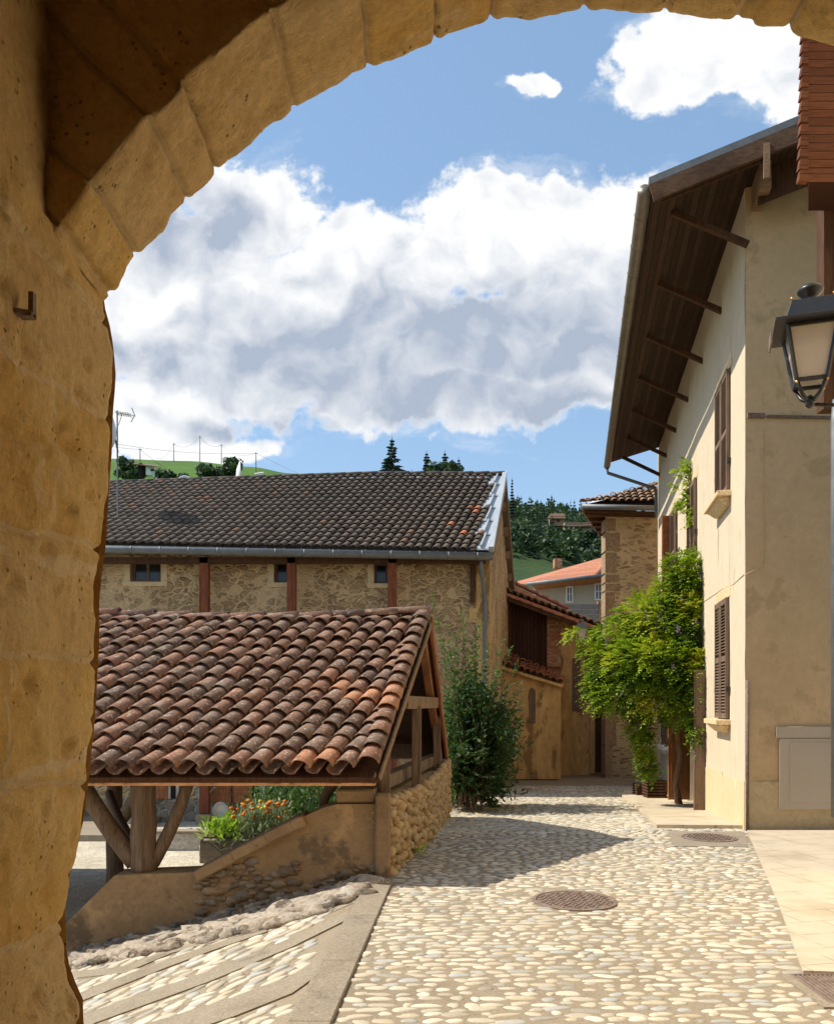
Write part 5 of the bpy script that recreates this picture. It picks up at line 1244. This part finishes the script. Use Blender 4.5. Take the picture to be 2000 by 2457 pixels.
# ================================================================ wisteria on the cream house
ws = thing('wisteria', 'big lime green wisteria bursting from the cream house wall over the door', 'climber', P(1628,1925,15.9))
random.seed(17)
def pinnate(b, p, d, ln, lw=.020, ll=.062, n=5, rnd=.5):
    d = d.normalized(); up = Vector((0,0,1)); sd = d.cross(up)
    if sd.length < .1: sd = Vector((1,0,0))
    sd.normalize(); nn = sd.cross(d).normalized()
    for i in range(n+1):
        t = (i+.6)/(n+.6); q = p+d*ln*t+Vector((0,0,-.35*ln*t*t))
        for s_ in ((-1,1) if i < n else (0,)):
            ld = (d*.55+sd*s_*.9+Vector((random.gauss(0,.16),random.gauss(0,.16),-.35+random.gauss(0,.18)))).normalized() if s_ else (d+Vector((0,0,-.5))).normalized()
            w = ld.cross(nn).normalized()*lw*random.uniform(.8,1.2); l = ll*random.uniform(.8,1.2)*(1-.25*abs(t-.5))
            r_ = min(1, max(0, rnd+random.gauss(0,.10)))
            b.face([q, q+ld*l*.45+w, q+ld*l, q+ld*l*.45-w], r_)
CL = [(1635,1370,14.7,.30,.30),(1655,1395,14.6,.26,.5),(1625,1430,14.9,.42,.42),(1560,1480,15.2,.62,.42),(1490,1530,15.4,.50,.36),(1600,1520,14.9,.62,.55),(1660,1500,14.5,.28,.8),
 (1462,1600,15.3,.42,.42),(1540,1600,14.7,.66,.50),(1630,1620,14.5,.48,.50),(1480,1665,15.1,.44,.30),(1570,1685,14.8,.50,.24),(1645,1705,14.5,.34,.26),
 (1535,1745,15.2,.20,.20),(1548,1790,15.2,.11,.20),(1556,1840,15.3,.10,.12),(1680,1745,14.12,.09,.34),(1676,1640,14.2,.14,.5),(1520,1570,15.0,.5,.4),(1600,1590,14.6,.55,.45),(1440,1650,15.3,.25,.34),(1425,1560,15.6,.22,.15)]
lf = MB()
for (px, py, Y, rx, rz_) in CL:
    c = P(px, py, Y); lim = wallX(Y)
    n = int(480*(rx*rz_*4+ .10)*(1.0 if rx > .2 else 1.5))
    for i in range(n):
        d = Vector((random.gauss(0,1), random.gauss(0,1), random.gauss(0,1))).normalized(); rr_ = random.random()**.30
        jag = 1+.28*noise.noise(d*2+c)
        p = c+Vector((d.x*rx, d.y*rx*.9, d.z*rz_))*rr_*jag
        if (p-WP(p.y,0,p.z)).dot(NW) < .04: continue
        out = (d+Vector((-.55,-.15,.10))+Vector((random.gauss(0,.5),random.gauss(0,.5),random.gauss(0,.4)))).normalized()
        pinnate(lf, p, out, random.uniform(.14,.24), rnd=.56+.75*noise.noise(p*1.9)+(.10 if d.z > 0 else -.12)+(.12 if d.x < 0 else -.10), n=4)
for (px, py, Y, rx, rz_) in [(1655,1122,15.9,.12,.10),(1640,1160,15.9,.16,.22),(1638,1210,15.9,.10,.12),(1663,1240,15.5,.06,.14),(1385,1520,15.8,.24,.05),(1410,1530,15.8,.20,.06)]:
    c = P(px,py,Y)
    for i in range(38 if py < 1300 else 20):
        p = c+Vector((random.gauss(0,rx*.6), random.gauss(0,.10)-.1, random.gauss(0,rz_*.6))); pinnate(lf, p, Vector((random.gauss(-.4,.5),random.gauss(-.3,.5),random.gauss(0,.5))), .17, .023, .07, 4, .75)
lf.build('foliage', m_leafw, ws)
b = MB()
b.tube([P(1628,1932,15.6),P(1620,1880,15.55),P(1632,1820,15.5),P(1622,1740,15.4),P(1640,1650,15.2),P(1655,1500,14.9)], [.075,.05,.055,.045,.05,.03], 10)
b.tube([P(1600,1790,15.4),P(1616,1740,15.35),P(1606,1690,15.2),P(1560,1600,15.2)], [.03,.03,.03,.02], 7)
b.tube([P(1600,1620,14.5),P(1588,1650,14.3),P(1598,1690,14.3),P(1612,1712,14.4)], [.009]*4, 5); b.tube([P(1660,1340,14.8),P(1668,1240,15.3),P(1655,1140,15.8)], [.012]*3, 5)
b.build('trunk', M('wisteria_bark', [(.16,.10,.06),(.26,.17,.11)], 8, .9, 40, .01, .8, (1,1,.2)), ws, True)
for i in range(7):
    b = MB(); c = random.choice(CL[2:12]); p = P(c[0]+random.uniform(-60,40), c[1]+random.uniform(-30,60), c[2]-c[3]*.8)
    for k in range(14): b.blob(p+Vector((random.gauss(0,.014),random.gauss(0,.014),-k*.010)), (.014,.014,.010), .5, 3, 5)
    b.build('flower', m_lilac, ws)
# planters by the door with a sparse shrub
tg = 'ribbed brown planters by the house wall'
def ribbed(px0, px1, pyt, pyb, Y, label):
    a, c = P(px0,pyb,Y), P(px1,pyt,Y); z0 = Gs(Y)+.05 if px0 > 1540 else Gs(Y); h = c.z-a.z; w = c.x-a.x
    t = thing('plant_trough', label, 'planter', Vector(((a.x+c.x)/2, Y+.2, z0)), tg)
    b = MB(); b.hexa([(a.x+.02,Y+.01,z0),(c.x-.02,Y+.01,z0),(c.x-.02,Y+.36,z0),(a.x+.02,Y+.36,z0),(a.x+.02,Y+.01,z0+h),(c.x-.02,Y+.01,z0+h),(c.x-.02,Y+.36,z0+h),(a.x+.02,Y+.36,z0+h)]); b.build('box', m_black, t)
    b = MB(); n = 6
    for i in range(n): z = z0+h*(i+.15)/n; b.box((a.x,Y-.015,z),(c.x,Y+.38,z+h/n*.55))
    b.build('rib_band', m_shut if False else m_darkwood, t)
    return t
ribbed(1527,1550,1866,1899,17.6,'small ribbed planter nearest the street, half hidden by trailing leaves'); tr = ribbed(1552,1602,1866,1908,16.9,'wide ribbed wooden trough against the grey shaded foot of the house')
sh = thing('potted_shrub', 'thin dark shrub growing from the ribbed troughs beside the house', 'shrub', P(1570,1866,17))
b = MB()
for k in range(16):
    a = P(random.uniform(1548,1580),1868,17.1); c = a+Vector((random.uniform(-.45,.15),random.uniform(-.3,.2),random.uniform(.4,1.0))); b.tube([a,a.lerp(c,.5)+Vector((.03,0,.05)),c],[.010,.008,.004],5)
    if k % 2 == 0: leafquads(lf2 if 'lf2' in globals() else b, c, 0, (.1,.1,.1), .06)
b.build('stems', m_rust, sh)
b = MB()
for k in range(16): leafquads(b, P(random.uniform(1520,1585), random.uniform(1780,1868), 17.0), 18, (.08,.08,.08), .075, .2, (.3,1), .3)
b.build('foliage', m_leafs, sh)

# ================================================================ tall shrub between the hall and the barn
sb = thing('laurel_shrub', 'tall dark shrub with upright narrow leaved shoots beside the hall gable', 'shrub', P(1110,1905,15.3))
random.seed(23); b = MB(); st = MB()
def shoot(base, top, bow, n, l=.10, w=.017, dens=1, lo=.15, rn=(0,.75)):
    pts = []
    for i in range(9):
        t = i/8; p = Vector(base).lerp(Vector(top), t)+Vector(bow)*math.sin(t*math.pi*.9); pts.append(p)
    st.tube(pts, [.012-.001*i for i in range(9)], 4)
    for i in range(n):
        t = lo+(1-lo)*i/n; f = t*8; k = min(7, int(f)); p = pts[k].lerp(pts[k+1], f-k); tan = (pts[k+1]-pts[k]).normalized()
        a = i*2.4+random.random(); sd = Vector((math.cos(a), math.sin(a), 0)); d = (sd+tan*.75+Vector((0,0,random.gauss(-.15,.25)))).normalized(); ll = l*random.uniform(.7,1.25)*(1-.35*t)
        wv_ = d.cross(Vector((random.gauss(0,.3),random.gauss(0,.3),1))).normalized()*w
        b.face([p, p+d*ll*.4+wv_, p+d*ll, p+d*ll*.4-wv_], random.uniform(*rn)*(.6+.4*t)+.12*(t > .9))
gz_ = -.3
for px, py, Y in ((1028,1425,14.6),(1046,1490,14.6),(1075,1500,14.8),(1108,1452,14.8),(1112,1475,15),(1098,1520,15),(1140,1470,15),(1150,1490,15.1),(1062,1540,14.8),(1168,1545,15.2),(1088,1560,15),(1130,1540,15),(1160,1580,15.2),(1205,1525,15.6),(1225,1552,15.6),(1190,1600,15.5),(1240,1590,15.6)):
    tp = P(px, py, Y); shoot((.75+random.uniform(-.15,.35), Y+random.uniform(-.3,.3), gz_), tp, (random.uniform(-.06,.12), 0, 0), 84, .155, .026, rn=(.25,1))
for k in range(200):
    px = random.uniform(1065, 1215); Y = random.uniform(14.3,16.2); py = 1530+abs(px-1110)*1.0+random.uniform(0,300)+(60 if random.random() < .7 else 0)
    tp = P(px, py, Y); shoot((.7+random.uniform(-.2,.5), 15.2+random.uniform(-.8,.8), gz_+random.random()*.5), tp, (random.uniform(-.1,.15), random.uniform(-.1,.1), .1), 64, .15, .023, rn=(0,.65))
for k in range(60):
    px = random.uniform(1185, 1258); py = random.uniform(1640, 1840); Y = random.uniform(14.8,16)
    shoot((1.1+random.uniform(-.2,.2), 15.4, random.uniform(0,1.2)), P(px, py, Y), (.05, 0, .25), 30, .12, .017, lo=.35, rn=(0,.75))
for k in range(130):
    px = random.uniform(1062, 1190); py = random.uniform(1790, 1915); shoot((.85, 15, random.uniform(-.2,.4)), P(px, py, random.uniform(13.9,14.6)), (0,0,.1), 30, .11, .016, lo=.3, rn=(0,.4))
for k in range(150):
    px = random.uniform(1066, 1228); py = random.uniform(1640+abs(px-1130)*.8, 1905); leafquads(b, P(px, py, random.uniform(14.4,16)), 34, (.13,.16,.13), .13, .3, (0,.55), .17)
b.build('leaves', m_leafs, sb); st.build('stems', m_grayw, sb)
# small weeds
def weed(c, label, n=40, s_=.05, m=m_lime):
    b = MB(); leafquads(b, c, n, (s_,s_,s_*.4), s_*1.5, 1.0, (0,1), .18); tag(b.build('weed_tuft', m), label, 'weed')
q = hit(1806, 1986, gs); weed(q+Vector((0,-.06,.03)), 'green weed tuft at the corner of the cream house', 40, .045)
q = hit(886, 2100, gs); weed(q+Vector((0,-.05,.02)), 'small grass tuft where the kerb meets the wall corner', 34, .04)
q = hit(936, 2030, gs); weed(Vector((XG(8.9)+.07, 8.9, .05)), 'green tuft rooted low in the golden rubble wall', 30, .05)

# ================================================================ hills
CR = [(-1500,1160,320),(-200,1108,320),(250,1100,320),(450,1106,320),(600,1120,320),(700,1136,320),(800,1156,320),(900,1178,330),(1000,1200,350),(1100,1222,380),(1200,1232,400),(1300,1238,400),(1400,1252,400),(1500,1270,400),(1700,1300,400),(2400,1340,400),(4000,1400,400)]
def crest(px):
    for (a, ya, ra), (c, yc, rc) in zip(CR, CR[1:]):
        if px <= c: t = (px-a)/(c-a); t2 = t*t*(3-2*t); return ya+(yc-ya)*t2, ra+(rc-ra)*t
    return CR[-1][1:]
def hillp(px, t):
    y, Yc = crest(px); zc = CH+(1690-y)/2000*Yc; Y0 = 70
    if t <= 1:
        Y = Y0+(Yc-Y0)*t; z = -3.3+(zc+3.3)*(t**1.15)
        z -= 0 if t > .98 else 3*nse((px/400, Y/60, 0), 1.0, 3)*math.sin(math.pi*t)
    else: Y = Yc+(t-1)*Yc; z = zc-(t-1)**1*90*max(0, t-1)*4-.5
    return Vector(((px-1000)/2000*Y, Y, z))
def hillmesh(a, c, n, name, m, label):
    b = MB(); b.grid(lambda u_, v_: hillp(a+(c-a)*u_, v_*1.5), n, 48)
    tag(b.build(name, m, smooth=True), label, 'hill', kind='structure')
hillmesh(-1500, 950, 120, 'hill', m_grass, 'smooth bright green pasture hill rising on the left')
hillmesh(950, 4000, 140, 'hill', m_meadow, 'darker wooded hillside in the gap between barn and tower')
def hz(px, Y):
    y, Yc = crest(px); t = (Y-70)/(Yc-70); return hillp(px, min(1.0, t)).z
# crowns
def crown(b, c, r, h, n=90, size=.16, dark=0, rn=(0,1)):
    lobes = [(Vector((random.gauss(0,.36)*r, random.gauss(0,.36)*r, h*(.35+.5*random.random()))), r*random.uniform(.38,.62)) for _ in range(7)]
    for i in range(n):
        o, lr = random.choice(lobes); d = Vector((random.gauss(0,1),random.gauss(0,1),random.gauss(0,1))).normalized()
        p = Vector(c)+o+Vector((d.x*lr, d.y*lr, d.z*lr*.85))*random.random()**.33
        s_ = r*size*random.uniform(.6,1.4); a = Vector((random.gauss(0,1),random.gauss(0,1),random.gauss(0,1))).normalized(); e = a.cross(d+Vector((.1,0,0))).normalized()
        b.face([p-a*s_, p-e*s_*.8, p+a*s_, p+e*s_*.8], max(0, min(1, random.uniform(*rn)-dark)))
def conifer(b, c, r, h, tiers=14, per=9, droop=.25, size=1.0, gap=.04, rn=(0,1)):
    for i in range(tiers):
        t = gap+(1-gap)*(i/tiers); rr_ = r*(1-t)**.85*random.uniform(.6,1.3); z = h*t
        for k in range(per):
            a = random.random()*6.283; d = Vector((math.cos(a), math.sin(a), 0)); L_ = rr_*random.uniform(.7,1.15)+r*.05
            o = Vector(c)+Vector((0,0,z)); w = Vector((-d.y, d.x, 0))*L_*.26*size; hh = Vector((0,0,h/tiers*.42))
            m_ = o+d*L_*.55+Vector((0,0,-droop*L_*.35)); e = o+d*L_+Vector((0,0,-droop*L_))
            b.face([o, m_+w, e, m_-w], random.uniform(*rn)); b.face([o-hh, m_-hh*1.2, e, m_+hh*.5], random.uniform(*rn))
    b.face([Vector(c)+Vector((-.04*r,0,h*.9)), Vector(c)+Vector((.04*r,0,h*.9)), Vector(c)+Vector((0,0,h*1.04))], .3)
def ctree(px, ybase, ytop, Y, wpx, label, name, cat='tree', group=None, con=True, tiers=14, per=9, mat_=None, droop=.3, gap=.04, base_on_hill=False, size=1.0, n=240):
    top = P(px, ytop, Y); base = P(px, ybase, Y)
    r = wpx/2000*Y/2; t = thing(name, label, cat, base, group); b = MB(); h = top.z-base.z
    if con: conifer(b, base, r, h, tiers, per+4, droop, gap=gap, size=size)
    else: crown(b, base, r, h, n)
    b.build('crown', mat_ or (m_leafc if con else m_leafh), t)
    b = MB(); b.tube([base-Vector((0,0,h*.1)), base.lerp(top,.5), top.lerp(base,.06)], [r*.07+.1,r*.05+.05,.04], 6); b.build('trunk', m_darkwood, t)
    return t
random.seed(41)
ctree(940,1190,1050,160,96,'lone blue green cedar standing above the barn ridge','cedar_tree',droop=.15,tiers=17,per=10,gap=.1,mat_=m_leafc,size=.75)
gs_ = 'dark spruces behind the barn ridge'
ctree(1023,1190,1083,170,66,'leftmost dark spruce of the cluster above the barn ridge','spruce_tree',group=gs_,tiers=16,per=16)
ctree(1067,1190,1083,172,74,'tallest middle spruce of the cluster above the barn ridge','spruce_tree',group=gs_,tiers=16,per=16)
ctree(1100,1190,1098,174,50,'slim right hand spruce of the cluster above the barn ridge','spruce_tree',group=gs_,tiers=14,per=12)
ctree(1045,1160,1108,168,70,'rounded dark conifer bush filling between the spruces','spruce_tree',con=False,group=gs_,mat_=m_leafh,n=420)
ctree(1085,1160,1112,169,60,'low rounded dark tree at the right of the spruces','spruce_tree',con=False,group=gs_,mat_=m_leafh,n=380)
ctree(987,1160,1124,160,8,'tiny narrow cypress beside the cedar above the ridge','cypress_tree',tiers=10,per=8)
ctree(1228,1262,1145,330,26,'spiky spruce standing out of the wooded hill by the barn verge','spruce_tree',tiers=16,per=12)
ctree(1662,1240,1160,300,22,'small tree top peeping above the tower roof','cypress_tree',tiers=10,per=12) if False else None
ctree(1543,1240,1161,200,16,'small dark tree top peeping above the tile roof of the tower','spruce_tree',tiers=10,per=12)
gb = 'bushes on the green hill'
for px, yb, yt, w, lb, mt in ((487,1175,1108,62,'reddish brown bush in the middle of the green hill',m_leafh),(557,1175,1092,62,'dense dark round bush right of the brownish bush on the hill',m_leafh),(300,1150,1096,56,'dark tree at the left edge of the pasture behind the dish',m_leafh),(330,1160,1122,50,'low bush below the hill shed',m_leafh),(395,1165,1135,60,'scrubby hedge below the shed on the hill',m_leafh),(520,1165,1112,50,'leafy bush between the two round bushes',m_leafh),(440,1165,1140,50,'thin low scrub left of the brown bush',m_leafh)):
    ctree(px,yb,yt,260,w,lb,'hill_bush','bush',gb,False,mat_=mt,n=620)
# wooded hill: one mass
b = MB(); random.seed(77)
for i in range(620):
    px = random.uniform(1180, 1560); y, Yc = crest(px); Y = Yc*random.uniform(.80,1.0) if i < 430 else Yc*random.uniform(.62,.82); z = hz(px, Y)
    base = Vector(((px-1000)/2000*Y, Y, z-1))
    if random.random() < .30: conifer(b, base, random.uniform(2,3.2), random.uniform(8,13), 9, 7, .3, rn=(0,.7))
    else: crown(b, base, random.uniform(3,5), random.uniform(6,9.5), 70, .17, rn=(0,1))
for i in range(240):
    px = random.uniform(1600, 3000); y, Yc = crest(px); Y = Yc*random.uniform(.85,1); b_ = Vector(((px-1000)/2000*Y, Y, hz(px,Y)-1)); crown(b, b_, 5, 8, 26, .25)
tag(b.build('woodland', m_leafh), 'dark mixed wood covering the hillside in the gap beyond the tower', 'wood', kind='stuff')
gt = 'trees and hedges on the shaded meadow'
for k, (px, yb, yt, w, lb) in enumerate(((1266,1335,1290,44,'round apple tree alone on the shaded meadow'),(1385,1345,1292,84,'wide dark hedge mass at the top right of the meadow'),(1330,1300,1262,40,'dark bush right below the small hill house'),(1432,1360,1300,52,'tree mass beside the tower corner'),(1440,1400,1345,44,'bright green bush against the tower corner'),(1240,1290,1250,50,'dark tree at the upper left of the meadow'),(1240,1390,1330,22,'slim dark cypress behind the barn verge'),(1295,1300,1245,26,'dark conifer left of the small hill house'),(1415,1300,1262,50,'leafy tree right of the long low hill house'),(1355,1365,1322,50,'low shrub mass on the lower meadow'))):
    ctree(px,yb,yt,300-k,w,lb,'meadow_tree','tree',gt,con=(k in (6,7)),n=520,tiers=10,per=12)
# buildings on the hills
m_rroof = M('brown_roof', [(.13,.07,.045),(.18,.10,.065)], .5, .9)
t = thing('hill_shed', 'small open fronted white shed on the green hill', 'shed', P(350,1140,230))
b = MB(); b.box(P(350,1139,230), P(371,1121,233)); b.build('wall', m_white, t); b = MB(); b.box(P(331,1139,229.9), P(349.8,1119,233)); b.build('open_bay', m_black, t)
b = MB(); b.prism([P(323,1112,229), P(379,1119,229), P(379,1116,235), P(321,1110,235)], (0,0,-.3)); b.build('roof', m_oakb, t); b = MB(); b.box(P(361,1130,229.85), P(370,1125,229.95)); b.build('window', m_black, t)
t = thing('hill_house', 'small beige house with brown roof among the dark trees', 'house', P(1335,1262,290))
b = MB(); b.box(P(1318,1262,290), P(1352,1241,292)); b.build('wall', m_quoin, t); b = MB(); b.prism([P(1312,1243,289), P(1357,1243,289), P(1352,1232,293), P(1320,1232,293)], (0,0,-.4)); b.build('roof', m_rroof, t); b = MB(); b.box(P(1337,1252,289.8), P(1341,1246,289.95)); b.build('window', m_black, t)
t = thing('hill_house', 'long low brown roofed house right of the beige one', 'house', P(1380,1276,285))
b = MB(); b.box(P(1355,1276,285), P(1412,1260,290)); b.build('wall', m_quoin, t); b = MB(); b.prism([P(1350,1262,284), P(1420,1260,284), P(1412,1252,290), P(1362,1254,290)], (0,0,-.5)); b.build('roof', m_rroof, t)
# power poles and wires on the pasture
gp = 'wooden power poles along the hill crest'
poles = [(336,1141,1076,240,'pole standing in front of the hill shed'),(417,1104,1063,318,'shorter pole left of the tallest one on the crest'),(479.5,1106,1046,318,'tallest pole on the hill crest'),(531,1110,1066,318,'pole on the crest just left of the dark round bush'),(614,1136,1085,250,'pole low on the slope right of the dark bush')]
for px, yb, yt, Y, lb in poles:
    t = thing('power_pole', lb, 'utility pole', P(px,yb,Y), gp); b = MB(); b.tube([P(px,yb+3,Y), P(px,yt,Y)], [.17,.11], 6); b.build('post', m_grayw, t)
    b = MB(); b.box(P(px,yt+2.5,Y)-Vector((.5,.06,.06)), P(px,yt+2.5,Y)+Vector((.5,.06,.06))); b.build('crossarm', m_grayw, t)
def wire(a, c, sag_, lb):
    b = MB(); pts = []
    for i in range(13): t = i/12; p = a.lerp(c, t); p.z -= sag_*4*t*(1-t); pts.append(p)
    b.tube(pts, .035, 4); tag(b.build('overhead_wire', m_iron), lb, 'wire', 'wires strung between the hill poles')
pp = [P(p[0], p[2]+2, p[3]) for p in poles]
wire(P(250,1060,200), pp[4], 1.2, 'long upper wire crossing the whole hill to the right pole'); wire(P(250,1068,210), pp[0], .2, 'wire entering from the left to the pole by the shed')
wire(pp[0], P(430,1140,240), .6, 'wire running down right from the pole by the shed'); wire(pp[1], pp[2], 2.4, 'sagging wire left of the tallest pole'); wire(pp[2], pp[3], 1.8, 'sagging wire right of the tallest pole')
wire(pp[1], P(375,1100,320), 2.0, 'wire dropping left from the shorter crest pole'); wire(pp[4], P(800,1170,330), .6, 'wire falling to the right from the lowest pole'); wire(pp[3], pp[4], 2.0, 'sagging wire between the round bush and the right pole')
# ================================================================ aerials by the barn
t = thing('television_mast', 'mast with a comb aerial and cables at the left end of the barn roof', 'aerial', P(283,1180,19.5))
b = MB(); b.tube([P(283,1330,19.5), P(281,985,19.5)], .018, 6); b.build('pole', m_zinc, t)
b = MB(); b.tube([P(276,990,19.5), P(322,997,19.5)], .008, 5)
for i in range(9): c = P(280+i*4,991+i*.6,19.5); b.tube([c-Vector((0,.16,0)), c+Vector((0,.16,0))], .006, 4); b.tube([c-Vector((0,0,.05)), c+Vector((.02,0,.05))], .005, 4)
b.tube([P(316,978,19.5), P(324,999,19.5)], .010, 5); b.tube([P(322,998,19.5), P(314,1013,19.5)], .010, 5); b.tube([P(284,1020,19.5),P(290,1003,19.5),P(292,993,19.5)], .008, 5); b.build('antenna', m_zinc, t)
t = thing('satellite_dish', 'large white satellite dish beside the stone pier above the barn roof', 'satellite dish', P(280,1100,19.3))
b = MB(); c = P(276,1052,19.3); ax = Vector((-.93,-.30,.20)).normalized(); u1 = ax.cross(Vector((0,0,1))).normalized(); u2 = ax.cross(u1).normalized()
vs = [c]; n = 24
for rr_ in (.16,.30,.40,.425):
    for k in range(n): a = 2*math.pi*k/n; vs.append(c+(u1*math.cos(a)+u2*math.sin(a))*rr_+ax*(rr_*rr_*.8))
b.add(vs, [(0,1+k,1+(k+1)%n) for k in range(n)]+[(1+i*n+k,1+(i+1)*n+k,1+(i+1)*n+(k+1)%n,1+i*n+(k+1)%n) for i in range(3) for k in range(n)]); o = b.build('dish', m_white, t, True); sm = o.modifiers.new('thick','SOLIDIFY'); sm.thickness = .02
b = MB(); b.tube([c, P(283,1085,19.5)], .02, 6); b.tube([c+u2*.38, c+ax*.45], .012, 6); b.build('bracket', m_zinc, t)
gd = 'white dishes peeping over the barn ridge'
for px, py, r, ax, lb in ((443,1152,.22,Vector((.1,-1,.2)),'small round white dish just over the barn ridge'),(568,1140,.42,Vector((1,.20,.05)),'narrow tall white dish seen edge on over the barn ridge')):
    t = thing('satellite_dish', lb, 'satellite dish', P(px,1160,24)); t['group'] = gd
    c = P(px,py+(8 if r < .3 else 4),24); ax = ax.normalized(); u1 = ax.cross(Vector((0,0,1))).normalized(); u2 = ax.cross(u1).normalized(); b = MB(); vs = [c]
    for rr_ in (.5,1):
        for k in range(20): a = 2*math.pi*k/20; vs.append(c+(u1*math.cos(a)+u2*math.sin(a))*rr_*r+ax*(rr_*rr_*.3*r))
    b.add(vs, [(0,1+k,1+(k+1)%20) for k in range(20)]+[(1+k,21+k,21+(k+1)%20,1+(k+1)%20) for k in range(20)]); o = b.build('dish', m_white, t, True); sm = o.modifiers.new('thick','SOLIDIFY'); sm.thickness = .03
    b = MB(); b.tube([c-ax*.02, c-Vector((0,0,1.2))], .02, 6); b.build('pole', m_zinc, t)
t = thing('rake_aerial', 'white slatted aerial lying over the barn ridge right of the edge on dish', 'aerial', P(620,1160,24))
b = MB()
for i in range(4): b.tube([P(611,1137+i*5,24), P(632,1134+i*5,24)], .022, 5)
b.tube([P(622,1160,24),P(621,1134,24)], .015, 5); b.tube([P(582,1145,24),P(612,1151,24)], .015, 5)
for i in range(5): b.tube([P(585+i*6,1140+i*1.2,24),P(585+i*6,1150+i*1.2,24)], .012, 4)
b.build('elements', m_white, t)
